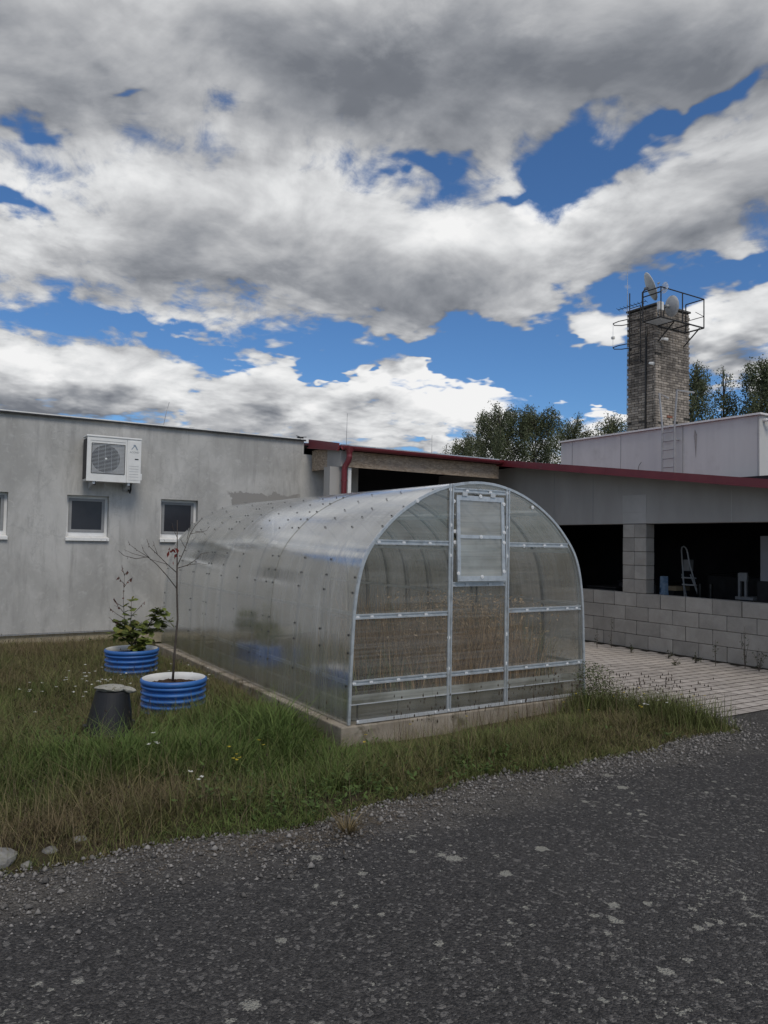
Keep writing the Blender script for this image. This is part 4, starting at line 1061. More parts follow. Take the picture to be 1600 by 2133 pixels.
# generic numpy blade mesh: n tapering, bending strips
def blades(name, P, ht_, wd, az_, lean, bend, col, mat, seg=2):
    n = len(P); d = np.stack([np.cos(az_), np.sin(az_), np.zeros(n)], 1); s_ = np.stack([-np.sin(az_), np.cos(az_), np.zeros(n)], 1)
    V = []
    for k in range(seg+1):
        t = k/seg
        c = P + d*((lean*t + bend*t*t)*ht_)[:, None] + np.array([0, 0, 1])*(ht_*(t - .30*np.minimum(bend, 1.2)*t*t))[:, None]
        w_ = wd*(1-t*.75) if k < seg else wd*0
        if k < seg: V += [c - s_*w_[:, None]*.5, c + s_*w_[:, None]*.5]
        else: V += [c]
    m = len(V); A = np.stack(V, 1).reshape(-1, 3)
    base = (np.arange(n)*m)[:, None]
    quads = [(2*k, 2*k+1, 2*k+3, 2*k+2) for k in range(seg-1)]
    fl = [base+np.array(q)[None] for q in quads]; tri = base+np.array((2*seg-2, 2*seg-1, 2*seg))[None]
    loops = np.concatenate([np.concatenate(fl, 1), tri], 1) if fl else tri
    sizes = np.array([4]*len(quads)+[3]); starts = np.concatenate([[0], np.cumsum(sizes)[:-1]]); tot = sizes.sum()
    me = bpy.data.meshes.new(name); me.vertices.add(len(A)); me.vertices.foreach_set('co', A.astype('f').ravel())
    me.loops.add(n*tot); me.loops.foreach_set('vertex_index', loops.astype('i').ravel())
    me.polygons.add(n*len(sizes)); me.polygons.foreach_set('loop_start', (np.arange(n)[:, None]*tot+starts[None]).astype('i').ravel())
    me.polygons.foreach_set('loop_total', np.tile(sizes, n).astype('i'))
    me.update(calc_edges=True); 
    ca = me.color_attributes.new('col', 'FLOAT_COLOR', 'POINT')
    cc = np.concatenate([np.repeat(col, m, 0), np.ones((n*m, 1))], 1); ca.data.foreach_set('color', cc.astype('f').ravel())
    me.materials.append(mat)
    o = bpy.data.objects.new(name, me); C.objects.link(o); return o
def quads_mesh(name, P, U, V_, col, mat, tipped=True):
    """leaf faces: rhombus from base P along U with half width V"""
    n = len(P); A = np.stack([P, P+U*.5+V_, P+U, P+U*.5-V_], 1).reshape(-1, 3)
    me = bpy.data.meshes.new(name); me.vertices.add(4*n); me.vertices.foreach_set('co', A.astype('f').ravel())
    me.loops.add(4*n); me.loops.foreach_set('vertex_index', np.arange(4*n, dtype='i'))
    me.polygons.add(n); me.polygons.foreach_set('loop_start', np.arange(0, 4*n, 4, dtype='i')); me.polygons.foreach_set('loop_total', np.full(n, 4, 'i'))
    me.update(calc_edges=True)
    ca = me.color_attributes.new('col', 'FLOAT_COLOR', 'POINT'); cc = np.concatenate([np.repeat(col, 4, 0), np.ones((4*n, 1))], 1)
    ca.data.foreach_set('color', cc.astype('f').ravel()); me.materials.append(mat)
    o = bpy.data.objects.new(name, me); C.objects.link(o); return o
MT['leaf'] = attr_mat('leaf_colours', .6, .25); MT['grass'] = attr_mat('grass_colours', .8, .15)
MT['bark'] = pm('young_bark', (.055, .042, .034), (.085, .07, .058), 20, .85, .4, 60)
MT['birch'] = pm('birch_bark', (.30, .29, .27), (.45, .44, .42), 3, .8, .3, 20, spots=(4, (.05, .05, .05), .55, .68))
def unit(a): return a/np.maximum(np.linalg.norm(a, axis=-1, keepdims=True), 1e-9)

# bare sapling with a few dead leaves
sp_ = thing('bare_sapling', 'thin leafless sapling with a few dead red leaves in the nearer planter', 'sapling', (2.32, 7.8, .29))
MB().tube([(2.318, 7.80, .27), (2.330, 7.80, .6), (2.352, 7.80, .95), (2.335, 7.80, 1.25), (2.330, 7.80, 1.50), (2.325, 7.80, 1.72), (2.318, 7.80, 1.98)], [.013, .012, .010, .009, .008, .005, .003], 7).build('stem', MT['bark'], sp_, smooth=True)
BR = [[(2.332, 7.8, 1.27), (2.22, 7.76, 1.40), (2.10, 7.72, 1.52), (2.0, 7.7, 1.60), (1.88, 7.68, 1.58), (1.76, 7.66, 1.61), (1.70, 7.65, 1.66)],
      [(2.0, 7.7, 1.60), (1.90, 7.7, 1.66), (1.82, 7.7, 1.72), (1.80, 7.7, 1.76)], [(1.97, 7.7, 1.60), (1.86, 7.72, 1.63), (1.77, 7.72, 1.67)], [(2.02, 7.7, 1.585), (1.95, 7.68, 1.66), (1.93, 7.68, 1.72)],
      [(2.333, 7.8, 1.43), (2.24, 7.84, 1.52), (2.14, 7.86, 1.62), (2.06, 7.88, 1.70), (2.03, 7.88, 1.78)], [(2.14, 7.86, 1.62), (2.11, 7.86, 1.70), (2.09, 7.86, 1.76)], [(2.24, 7.84, 1.52), (2.10, 7.86, 1.56), (2.02, 7.88, 1.60)],
      [(2.330, 7.8, 1.50), (2.40, 7.78, 1.68), (2.45, 7.77, 1.84), (2.50, 7.76, 1.93), (2.56, 7.75, 2.00)], [(2.45, 7.77, 1.84), (2.55, 7.80, 1.86), (2.64, 7.82, 1.88), (2.68, 7.82, 1.93)], [(2.42, 7.78, 1.78), (2.44, 7.76, 1.90), (2.46, 7.75, 1.98)],
      [(2.332, 7.8, 1.48), (2.44, 7.82, 1.51), (2.53, 7.84, 1.56), (2.60, 7.85, 1.63), (2.69, 7.86, 1.65)], [(2.44, 7.82, 1.51), (2.56, 7.80, 1.53), (2.66, 7.78, 1.515)], [(2.322, 7.8, 1.80), (2.28, 7.82, 1.90), (2.27, 7.82, 1.95)], [(2.40, 7.78, 1.70), (2.37, 7.80, 1.76), (2.36, 7.8, 1.79)], [(2.50, 7.76, 1.87), (2.58, 7.74, 1.86), (2.61, 7.74, 1.83)]]
buds_P, buds_U = [], []
for b in BR:
    r0 = .0052 if len(b) > 4 else .003
    MB().tube(b, [r0*(1-.6*i/(len(b)-1)) for i in range(len(b))], 5).build('branch', MT['bark'], sp_, smooth=True)
    for p1, p2 in zip(b[1:-1], b[2:]):
        for t in (.1, .4, .7):
            buds_P.append(np.array(p1)*(1-t)+np.array(p2)*t); buds_U.append(rng.normal(0, 1, 3)*.008+np.array([0, 0, -.010]))
bP, bU = np.array(buds_P), np.array(buds_U)
o = quads_mesh('buds', bP, bU, np.cross(unit(bU), rng.normal(0, 1, bP.shape))*.003, np.tile([[.05, .03, .025]], (len(bP), 1)), MT['leaf']); adopt(o, sp_); stuff(o)
n = 16; lp = np.array([[2.315, 7.79, 1.60]])+rng.normal(0, 1, (n, 3))*[.018, .018, .05]; lp[:8] = np.array([2.26, 7.79, 1.68])+rng.normal(0, 1, (8, 3))*[.022, .012, .015]
lu = np.array([0, 0, -.038])+rng.normal(0, .012, (n, 3)); o = quads_mesh('dead_leaves', lp, lu, np.cross(unit(lu), rng.normal(0, 1, (n, 3)))*.008, rng.uniform(.7, 1.2, (n, 1))*np.array([[.17, .032, .027]]), MT['leaf']); adopt(o, sp_); stuff(o)

# leafy shrub in the rear planter
shb = thing('leafy_shrub', 'small shrub with broad green leaves and a dead twiggy top in the rear planter', 'shrub', (2.43, 10.0, .29))
LPs, LUs, LVs, LCs = [], [], [], []
tips = []
stems = [[(2.43, 10.0, .27), (2.43, 10.0, .42), (2.40, 10.0, .6), (2.41, 10.0, .78), (2.40, 9.98, .98)], [(2.43, 10.0, .40), (2.52, 9.96, .55), (2.66, 9.92, .70), (2.80, 9.9, .82)], [(2.43, 10.0, .40), (2.33, 9.94, .50), (2.22, 9.90, .57), (2.14, 9.88, .58)],
         [(2.43, 10.0, .42), (2.50, 9.86, .48), (2.56, 9.78, .50)], [(2.43, 10.0, .45), (2.38, 9.84, .56), (2.34, 9.76, .62)], [(2.43, 10.0, .45), (2.50, 10.12, .6), (2.60, 10.2, .68)], [(2.43, 10.0, .5), (2.34, 10.1, .62), (2.28, 10.15, .72)], [(2.52, 9.96, .55), (2.70, 9.95, .6), (2.90, 9.92, .72)], [(2.45, 9.95, .45), (2.44, 9.82, .42), (2.46, 9.76, .38)], [(2.60, 9.93, .64), (2.68, 9.9, .78), (2.76, 9.88, .90)]]
for i, s_ in enumerate(stems):
    MB().tube(s_, [.014 if i == 0 and k == 0 else .010*(1-.75*k/(len(s_)-1)) for k in range(len(s_))], 6).build('stem', MT['bark'], shb, smooth=True)
    a = np.array(s_)
    for _ in range(34 if i else 40):
        t = rng.uniform(.35, 1)*(len(a)-1); k = min(int(t), len(a)-2); p = a[k]*(1-t+k)+a[k+1]*(t-k)
        u = unit(np.array([rng.normal(0, 1), rng.normal(-.2, 1), rng.uniform(-.5, .5)]))*rng.uniform(.05, .115)
        st_ = p + unit(u)*.02
        LPs.append(st_); LUs.append(u); nrm_ = np.array([rng.normal(0, .35), rng.normal(-.2, .35), 1.0]); LVs.append(unit(np.cross(unit(u), nrm_))*np.linalg.norm(u)*.46)
        LCs.append(np.array([.135, .165, .04])*rng.uniform(.65, 1.35) if rng.random() > .12 else np.array([.17, .16, .04]))
def leaf6(name, P, U, V_, col, mat):
    """rounded leaves, six corners, folded slightly along the rib"""
    n = len(P); up_ = unit(np.cross(V_, U)); L_ = np.linalg.norm(U, axis=1, keepdims=True)
    A = np.stack([P, P+U*.25+V_*.8+up_*L_*.05, P+U*.62+V_+up_*L_*.03, P+U-up_*L_*.08, P+U*.62-V_+up_*L_*.03, P+U*.25-V_*.8+up_*L_*.05], 1).reshape(-1, 3)
    mb = MB(); mb.v = [tuple(v) for v in A]; mb.f = [f for i in range(n) for f in ((6*i, 6*i+1, 6*i+2, 6*i+3), (6*i, 6*i+3, 6*i+4, 6*i+5))]
    me = bpy.data.meshes.new(name); me.from_pydata(mb.v, [], mb.f); me.update()
    ca = me.color_attributes.new('col', 'FLOAT_COLOR', 'POINT'); cc = np.concatenate([np.repeat(col, 6, 0), np.ones((6*n, 1))], 1); ca.data.foreach_set('color', cc.astype('f').ravel())
    me.materials.append(mat); o = bpy.data.objects.new(name, me); C.objects.link(o); return o
for i in range(0, len(LPs)):
    pass
o = leaf6('foliage', np.array(LPs), np.array(LUs), np.array(LVs), np.array(LCs), MT['leaf']); adopt(o, shb); stuff(o)
tw_ = [[(2.40, 10.0, .55), (2.33, 10.02, .75), (2.31, 10.03, 1.0), (2.315, 10.03, 1.2), (2.32, 10.03, 1.33)], [(2.315, 10.03, 1.15), (2.37, 10.02, 1.24), (2.42, 10.02, 1.28)], [(2.32, 10.03, 1.30), (2.29, 10.03, 1.38), (2.28, 10.03, 1.44)], [(2.32, 10.03, 1.31), (2.36, 10.03, 1.37)], [(2.31, 10.03, .9), (2.23, 10.0, .95), (2.18, 9.98, 1.02)], [(2.33, 10.02, .75), (2.22, 10.0, .82), (2.13, 9.98, .9)], [(2.31, 10.03, 1.2), (2.27, 10.02, 1.24), (2.24, 10.02, 1.3)], [(2.41, 10.0, .78), (2.52, 10.05, .88), (2.59, 10.06, .96)], [(2.33, 10.0, .7), (2.2, 9.95, .72), (2.12, 9.94, .78)], [(2.34, 10.02, .8), (2.26, 10.02, .9), (2.2, 10.02, .92)]]
dp_, du_ = [], []
for s_ in tw_:
    MB().tube(s_, [.0042*(1-.6*k/(len(s_)-1)) for k in range(len(s_))], 5).build('dead_twig', MT['bark'], shb, smooth=True)
    a = np.array(s_)
    for _ in range(9):
        t = rng.uniform(.4, 1)*(len(a)-1); k = min(int(t), len(a)-2); dp_.append(a[k]*(1-t+k)+a[k+1]*(t-k)); du_.append(np.array([0, 0, -.022])+rng.normal(0, .012, 3))
dp_, du_ = np.array(dp_), np.array(du_)
o = quads_mesh('withered_leaves', dp_, du_, np.cross(unit(du_), rng.normal(0, 1, dp_.shape))*.006, rng.uniform(.6, 1.3, (len(dp_), 1))*np.array([[.11, .045, .035]]), MT['leaf']); adopt(o, shb); stuff(o)

# ------------------------------------------------------------------ upturned bucket with stones
bk = thing('upturned_bucket', 'black plastic bucket standing upside down in the grass', 'bucket', (1.55, 7.12, 0))
q_ = Matrix.Translation((1.55, 7.12, .0)) @ Matrix.Rotation(R_(4), 4, 'Y') @ Matrix.Rotation(R_(-3), 4, 'X')
def lathe_m(prof, mat4, n=40):
    mb = MB(); mb.lathe(prof, (0, 0, 0), n); mb.v = [tuple(mat4 @ Vector(v)) for v in mb.v]; return mb
lathe_m([(.218, -.03), (.226, -.03), (.226, .0), (.218, .012), (.146, .392), (.138, .402), (.0, .404)], q_).build('shell', MT['rubber'], bk, smooth=False)
lathe_m([(.224, .012), (.230, .018), (.230, .034), (.218, .040)], q_).build('rim_band', MT['rubber'], bk, smooth=True)
for s_ in (-1, 1): MB().box(1.55+s_*.205-.02, 1.55+s_*.205+.02, 7.10, 7.16, .07, .12).build('handle_lug', MT['rubber'], bk, bevel=.006)
def rock(c, r, mat, seed, flat=1.0):
    bm = bmesh.new(); bmesh.ops.create_icosphere(bm, subdivisions=3, radius=1.0)
    g = np.random.default_rng(seed); D = g.normal(0, 1, (7, 3)); D /= np.linalg.norm(D, axis=1)[:, None]; hcut = g.uniform(.55, .9, 7)
    for v in bm.verts:
        p = np.array(v.co); 
        for d, h in zip(D, hcut):
            k = p @ d
            if k > h: p = p - d*(k-h)*.85
        p = p*(1+g.normal(0, .015)); v.co = Vector((c[0]+p[0]*r[0], c[1]+p[1]*r[1], c[2]+p[2]*r[2]))
    me = bpy.data.meshes.new('stone'); bm.to_mesh(me); bm.free(); me.materials.append(mat)
    return me
def rock_thing(c, r, mat, seed, label, name='stone'):
    me = rock((0, 0, 0), r, mat, seed); o = bpy.data.objects.new(name, me); C.objects.link(o); o.location = c
    return tag(o, label, 'stone')
rock_thing((1.545, 7.10, .428), (.15, .12, .034), MT['slab'], 3, 'larger flat lichened stone lying on the upturned bucket')
rock_thing((1.685, 7.07, .412), (.085, .09, .03), MT['slab'], 5, 'smaller flat stone slipping off the right of the upturned bucket').rotation_euler = (0, .25, .4)
rock_thing((.44, 4.62, .03), (.11, .09, .075), MT['stone'], 11, 'pale angular stone at the left verge of the road')
rock_thing((2.78, 5.92, .045), (.10, .06, .035), MT['stone'], 12, 'flat pale stone in the grass near the foundation corner')
rock_thing((.72, 4.66, .005), (.05, .045, .03), MT['stone'], 13, 'small grey stone right of the pale angular one')
rock_thing((.88, 4.74, .005), (.05, .045, .035), MT['stone'], 14, 'small dark mossy stone half hidden in verge grass')
rock_thing((.58, 4.53, .006), (.03, .034, .02), MT['stone'], 16, 'smallest grey stone at the left verge of the road')

# ------------------------------------------------------------------ birches beyond the buildings
def birch(label, az_deg, dist, htop, rad, nl, seed, lean=0.0, base_h=.25):
    g = np.random.default_rng(seed); a = R_(az_deg); bx = Vector((math.sin(a)*dist, math.cos(a)*dist, 0))
    t = thing('birch_tree', label, 'tree', bx, 'birches beyond the buildings')
    top_ = htop
    tp = [bx, bx+Vector((lean*.2, 0, top_*.35)), bx+Vector((lean*.6+g.normal(0, .1), 0, top_*.7)), bx+Vector((lean, 0, top_*.97))]
    MB().tube(tp, [.16, .12, .07, .015], 8).build('trunk', MT['birch'], t, smooth=True)
    LP, LU, LC = [], [], []
    lm = MB()
    nb = int(22+rad*12)
    for i in range(nb):
        f = 1-.03-.62*g.random()**1.35; z0 = top_*f
        k = f*3; j = min(int(k), 2); p0 = np.array(tp[j])*(1-k+j)+np.array(tp[j+1])*(k-j)
        az2 = g.uniform(0, 6.283); spread = rad*(.28+1.15*math.sqrt(1-f))*g.uniform(.55, 1.1)
        out_ = np.array([math.cos(az2), math.sin(az2), 0])
        pts_ = [p0, p0+out_*spread*.45+[0, 0, spread*.55], p0+out_*spread*.85+[0, 0, spread*.75], p0+out_*spread+[0, 0, spread*.55]]
        if i % 4 == 0: pts_ = [p0, p0+out_*spread*.2+[0, 0, .5], p0+out_*spread*.35+[0, 0, 1.0], p0+out_*spread*.45+[0, 0, 1.25*g.uniform(.6, 1)]]
        lm.tube([tuple(v) for v in pts_], [.035, .022, .012, .005], 5, cap=False)
        A = np.array(pts_)
        nt = max(6, int(nl/nb/16))
        for _ in range(nt):
            s = g.uniform(.25, 1)*3; jj = min(int(s), 2); q0 = A[jj]*(1-s+jj)+A[jj+1]*(s-jj)+g.normal(0, .10, 3)
            ln = g.uniform(.35, 1.15)*(.5+rad*.35); m_ = int(ln*15)+5
            tt = g.uniform(0, 1, m_); drift = g.normal(0, .16, 3)*[1, 1, 0]
            P_ = q0 + drift*tt[:, None] + np.array([0, 0, -1.0])*(ln*tt)[:, None] + g.normal(0, .055, (m_, 3))
            U_ = unit(g.normal(0, 1, (m_, 3))+[0, 0, -1.2])*g.uniform(.05, .095, (m_, 1))
            LP.append(P_); LU.append(U_); sh_ = g.uniform(.6, 1.3)
            LC.append(np.array([[.135, .155, .085]])*sh_*g.uniform(.75, 1.25, (m_, 1)))
    lm.build('limbs', MT['bark'], t)
    LP, LU, LC = map(np.concatenate, (LP, LU, LC))
    V_ = np.cross(unit(LU), unit(g.normal(0, 1, LU.shape)))*np.linalg.norm(LU, axis=1, keepdims=True)*.42
    o = quads_mesh('crown', LP, LU, V_, LC, MT['leaf']); adopt(o, t); stuff(o)
def H_(el, d): return 1.78 + math.tan(R_(el))*d
birch('low bushy birch left of the tallest middle birch above the red eaves', 38.4, 42, H_(7.7, 42), 1.8, 16000, 21)
birch('small birch tip just above the middle of the red eaves', 36.4, 46, H_(6.9, 46), .8, 3000, 27)
birch('tall birch in the middle above the red eaves', 40.6, 38, H_(9.9, 38), 2.0, 26000, 22)
birch('birch between the tall middle birch and the pale flat roofed building', 43.2, 38, H_(9.8, 38), 2.0, 26000, 23)
birch('drooping birch just above the left end of the pale flat roofed building', 46.0, 40, H_(9.0, 40), 1.7, 14000, 24)
birch('sparse birch close to the left edge of the brick tower', 48.6, 40, H_(9.0, 40), 1.7, 14000, 25)
birch('tall drooping birch right beside the brick tower', 54.3, 33, H_(12.9, 33), 1.35, 15000, 26)
birch('thin drooping birch between the tower birch and the rightmost one', 56.2, 34, H_(11.6, 34), .75, 4500, 29)
birch('dense birch at the right edge above the flat roof', 58.6, 33, H_(12.8, 33), 1.9, 24000, 28)

# ------------------------------------------------------------------ lawn and verge grass
def vnoise(x, y, s, seed):
    g = np.random.default_rng(seed); T = g.uniform(0, 1, (64, 64)); u, v = x*s, y*s
    i, j = np.floor(u).astype(int), np.floor(v).astype(int); fu, fv = u-i, v-j; fu = fu*fu*(3-2*fu); fv = fv*fv*(3-2*fv)
    f = lambda a, b: T[a % 64, b % 64]
    return (f(i, j)*(1-fu)+f(i+1, j)*fu)*(1-fv)+(f(i, j+1)*(1-fu)+f(i+1, j+1)*fu)*fv
EY = np.vectorize(edge_y)
def scatter(n):
    X = rng.uniform(-2.2, 7.0, n*3); Y = rng.uniform(4.3, 13.38, n*3)
    lawn = (X < 3.24) & (X > .086*Y-2.2)
    strip = (X >= 3.24) & (X < 6.5) & (Y < 5.89)
    corner = (X >= 6.5) & (Y < 5.75-(X-6.5)*1.6)
    ok = (lawn | strip | corner) & (Y > EY(X)+.02-.10*rng.random(len(X))**3)
    # keep out of planters and bucket
    for cx, cy, r in ((2.44, 10.03, .325), (2.325, 7.78, .32), (1.55, 7.12, .20)): ok &= (X-cx)**2+(Y-cy)**2 > r*r
    return X[ok][:n], Y[ok][:n]
def bare(X, Y):
    """0 where the turf is worn to earth, 1 in full grass"""
    b = np.ones_like(X)
    for cx, cy, sx, sy, a in ((1.05, 6.75, .42, .28, .9), (1.55, 5.25, .40, .28, .6), (2.05, 5.25, .3, .16, .8), (.55, 4.95, .5, .25, .5), (2.5, 4.62, .5, .14, .8), (.5, 4.55, .5, .14, .8)):
        b -= a*np.exp(-((X-cx)/sx)**2-((Y-cy)/sy)**2)
    return np.clip(b, 0, 1)
X, Y = scatter(360000)
keep = rng.random(len(X)) < (.16+.84*bare(X, Y))*(.45+.55*np.clip(vnoise(X, Y, 2.2, 3)*1.6, 0, 1))*np.where(Y > 9, .85, 1)
X, Y = X[keep], Y[keep]; n = len(X)
gr_ = vnoise(X, Y, .9, 1)*.6+vnoise(X, Y, 2.7, 2)*.4            # green against dry
lush = np.exp(-((X-2.75)/.55)**2-((Y-6.3)/.8)**2)+.8*np.exp(-((X-1.3)/.8)**2-((Y-6.2)/.5)**2)
lush += .75*np.exp(-((X-2.2)/1.3)**2-((Y-5.9)/.5)**2)
dryp = .9*np.exp(-((X-1.4)/.7)**2-((Y-5.1)/.45)**2)+.6*np.exp(-((X-.7)/.5)**2-((Y-4.9)/.4)**2)+np.clip((Y-7.0)/6, 0, .34)
green = np.clip(gr_+.55*lush-.55*dryp+.08, 0, 1)
ht_ = rng.uniform(.05, .14, n)*(1+.45*lush)*(.45+.6*vnoise(X, Y, 1.6, 5)+.55*vnoise(X, Y, 4.5, 15))
ht_ *= np.where(Y < EY(X)+.25, .6, 1)*np.where(Y > 12.4, .6, 1)*np.where((X > 3.1) & (Y > 5.35), .34, 1)*np.where((X-1.48)**2+(Y-6.72)**2 < .22, .38, 1)
tall = rng.random(n) < .12; ht_ = np.where(tall, ht_*1.9, ht_)
cg = np.array([.095, .145, .036]); co_ = np.array([.14, .142, .052]); cd_ = np.array([.185, .142, .082])
mixn = np.clip(green+rng.normal(0, .20, n), 0, 1)[:, None]
col = np.where(mixn > .5, co_*(1-(mixn-.5)*2)+cg*((mixn-.5)*2), cd_*(1-mixn*2)+co_*(mixn*2))*rng.uniform(.6, 1.35, (n, 1))
P = np.stack([X, Y, lawn_h(X, Y)-.005], 1)
stuff(blades('grass', P, ht_, rng.uniform(.0035, .008, n)*(1+.4*lush), rng.uniform(0, 6.283, n), rng.uniform(.0, .95, n), rng.uniform(0, 1.15, n), col, MT['grass'], 2))
# fine dry stems standing above the turf
X, Y = scatter(31000); keep = rng.random(len(X)) < np.clip(.2+.9*vnoise(X, Y, 1.3, 8)-.5*np.exp(-((X-2.6)/.8)**2-((Y-6.3)/.8)**2), .05, 1)*np.where(Y < EY(X)+.3, .35, 1); X, Y = X[keep], Y[keep]; n = len(X)
ht_ = rng.uniform(.14, .34, n)
stuff(blades('dry_stems', np.stack([X, Y, lawn_h(X, Y)], 1), ht_, rng.uniform(.0018, .003, n), rng.uniform(0, 6.283, n), rng.uniform(0, .35, n), rng.uniform(0, .5, n), np.array([[.23, .18, .11]])*rng.uniform(.4, 1.2, (n, 1)), MT['grass'], 2))
# low broad leaved herbs among the grass
X, Y = scatter(11000); keep = rng.random(len(X)) < np.clip(vnoise(X, Y, 1.1, 12)*1.5-.6, 0, 1)*np.where(Y < 8, .7, .3); X, Y = X[keep], Y[keep]
k_ = 5; X = np.repeat(X, k_)+rng.normal(0, .03, len(X)*k_); Y = np.repeat(Y, k_)+rng.normal(0, .03, len(Y)*k_); n = len(X)
a_ = rng.uniform(0, 6.283, n); L_ = rng.uniform(.018, .055, n); U = np.stack([np.cos(a_), np.sin(a_), rng.uniform(-.1, .8, n)], 1)*L_[:, None]
stuff(quads_mesh('ground_herbs', np.stack([X, Y, lawn_h(X, Y)+rng.uniform(.01, .10, n)], 1), U, np.cross(unit(U), unit(np.stack([rng.normal(0, .3, n), rng.normal(0, .3, n), np.ones(n)], 1)))*(L_*.30)[:, None], np.array([[.075, .115, .03]])*rng.uniform(.6, 1.5, (n, 1)), MT['leaf']))
# rank weeds with dark seed heads along the foundation and at the paving corner
def stalks(name, X, Y, h0, h1, colr, head, hl, hw, leafy=3):
    n = len(X); ht_ = rng.uniform(h0, h1, n); az_ = rng.uniform(0, 6.283, n); ln_ = rng.uniform(0, .35, n); bn = rng.uniform(-.05, .25, n)
    P = np.stack([X, Y, np.where((X < 7) & (Y < 6), lawn_h(X, Y), 0.0)], 1)
    o = blades(name, P, ht_, np.full(n, .0042), az_, ln_, bn, np.array([colr])*rng.uniform(.6, 1.3, (n, 1)), MT['grass'], 3); stuff(o)
    d = np.stack([np.cos(az_), np.sin(az_), np.zeros(n)], 1)
    tip = P+d*((ln_+bn)*ht_)[:, None]+np.array([0, 0, 1])*(ht_*(1-.30*np.minimum(bn, 1.2)))[:, None]
    mb = MB()
    for i in range(n):
        if rng.random() < .12: continue
        a = hw*rng.uniform(.7, 1.2); b = hl*rng.uniform(.6, 1.3); t = tip[i]
        mb.add([(t[0], t[1], t[2]+b*.6), (t[0]+a, t[1], t[2]), (t[0], t[1]+a, t[2]), (t[0]-a, t[1], t[2]), (t[0], t[1]-a, t[2]), (t[0], t[1], t[2]-b*.4)], [(0,1,2),(0,2,3),(0,3,4),(0,4,1),(5,2,1),(5,3,2),(5,4,3),(5,1,4)])
    stuff(mb.build(name+'_heads', head))
    return tip
HD = pm('dark_seed_head', (.030, .020, .014), (.055, .036, .024), 20, .9)
X = np.concatenate([rng.uniform(3.6, 6.5, 150), rng.normal(6.6, .30, 140), rng.normal(6.15, .22, 60)]); Y = np.concatenate([rng.uniform(5.60, 5.88, 150), rng.normal(5.15, .28, 140), rng.uniform(5.3, 5.86, 60)])
ok = (Y > EY(X)+.08) & (Y < 5.89) & ((X < 6.45) | (Y < 5.7-(X-6.45)*1.1)); X, Y = X[ok], Y[ok]
stalks('seed_stalks', X, Y, .20, .46, (.12, .082, .05), HD, .036, .0078)
X = rng.uniform(.2, 3.2, 260); Y = 4.6+rng.random(260)*8.2; ok = X > .086*Y-.4; stalks('lawn_seed_stalks', X[ok], Y[ok], .16, .36, (.22, .17, .10), HD, .028, .0055)
# tall leafy tuft hiding the right foundation corner
n = 5200; X = np.concatenate([rng.normal(6.25, .22, n//2), rng.normal(6.65, .22, n-n//2)]); Y = np.concatenate([rng.normal(5.65, .16, n//2), rng.normal(5.05, .26, n-n//2)])
ok = (Y < 5.89) & (Y > EY(X)+.03) & ((X < 6.45) | (Y < 5.7-(X-6.45)*1.3)); X, Y = X[ok], Y[ok]; n = len(X)
stuff(blades('rank_weeds', np.stack([X, Y, lawn_h(X, Y)], 1), rng.uniform(.10, .36, n), rng.uniform(.003, .008, n), rng.uniform(0, 6.283, n), rng.uniform(0, .5, n), rng.uniform(0, .8, n), np.array([[.13, .15, .05]])*rng.uniform(.5, 1.4, (n, 1)), MT['grass'], 3))
a_ = rng.uniform(0, 6.283, 2600); X = rng.normal(6.28, .16, 2600); Y = np.minimum(rng.normal(5.72, .12, 2600), 5.88); Z = rng.uniform(.05, .50, 2600)*np.exp(-((X-6.28)/.25)**2)+.03
U = np.stack([np.cos(a_), np.sin(a_), rng.uniform(-.2, .8, 2600)], 1)*rng.uniform(.012, .034, (2600, 1))
stuff(quads_mesh('weed_leaves', np.stack([X, Y, Z], 1), U, np.cross(unit(U), unit(rng.normal(0, 1, U.shape)))*.006, np.array([[.10, .125, .045]])*rng.uniform(.5, 1.4, (2600, 1)), MT['leaf']))
# flowers
def flowers(name, spots_, colr, r, hmin, hmax, petals=5):
    P, U, V_, Cc = [], [], [], []; SP = []
    for x, y in spots_:
        z = float(lawn_h(np.array([x]), np.array([y]))[0])+rng.uniform(hmin, hmax); SP.append((x, y, z))
        for k in range(petals):
            a = 2*math.pi*k/petals+rng.uniform(0, .5); u = np.array([math.cos(a), math.sin(a), rng.uniform(.0, .45)])*r*rng.uniform(.7, 1.2)
            P.append((x, y, z)); U.append(u); V_.append(np.array([-math.sin(a), math.cos(a), .1])*r*.42); Cc.append(np.array(colr)*rng.uniform(.75, 1.15))
    stuff(quads_mesh(name, np.array(P), np.array(U), np.array(V_), np.array(Cc), MT['leaf']))
    S = np.array(SP); h = S[:, 2]+.0; n = len(S); P0 = S.copy(); P0[:, 2] = lawn_h(S[:, 0], S[:, 1])
    stuff(blades(name+'_stems', P0, S[:, 2]-P0[:, 2], np.full(n, .003), rng.uniform(0, 6.28, n), np.zeros(n), np.zeros(n), np.tile([[.07, .085, .03]], (n, 1)), MT['grass'], 2))
ws_ = [(1.75+rng.normal(0, .16), 8.75+rng.normal(0, .35)) for _ in range(26)]+[(1.3+rng.normal(0, .35), 8.1+rng.normal(0, .5)) for _ in range(22)]+[(2.75+rng.normal(0, .2), 8.9+rng.normal(0, .5)) for _ in range(9)]+[(1.55+rng.normal(0, .025), 5.75+rng.normal(0, .02)) for _ in range(4)]+[(6.35+rng.normal(0, .25), 5.0+rng.normal(0, .15)) for _ in range(8)]+[(1.6+rng.normal(0, .03), 4.85+rng.normal(0, .03)) for _ in range(3)]
flowers('white_yarrow', ws_, (.62, .62, .56), .019, .16, .28, 7)
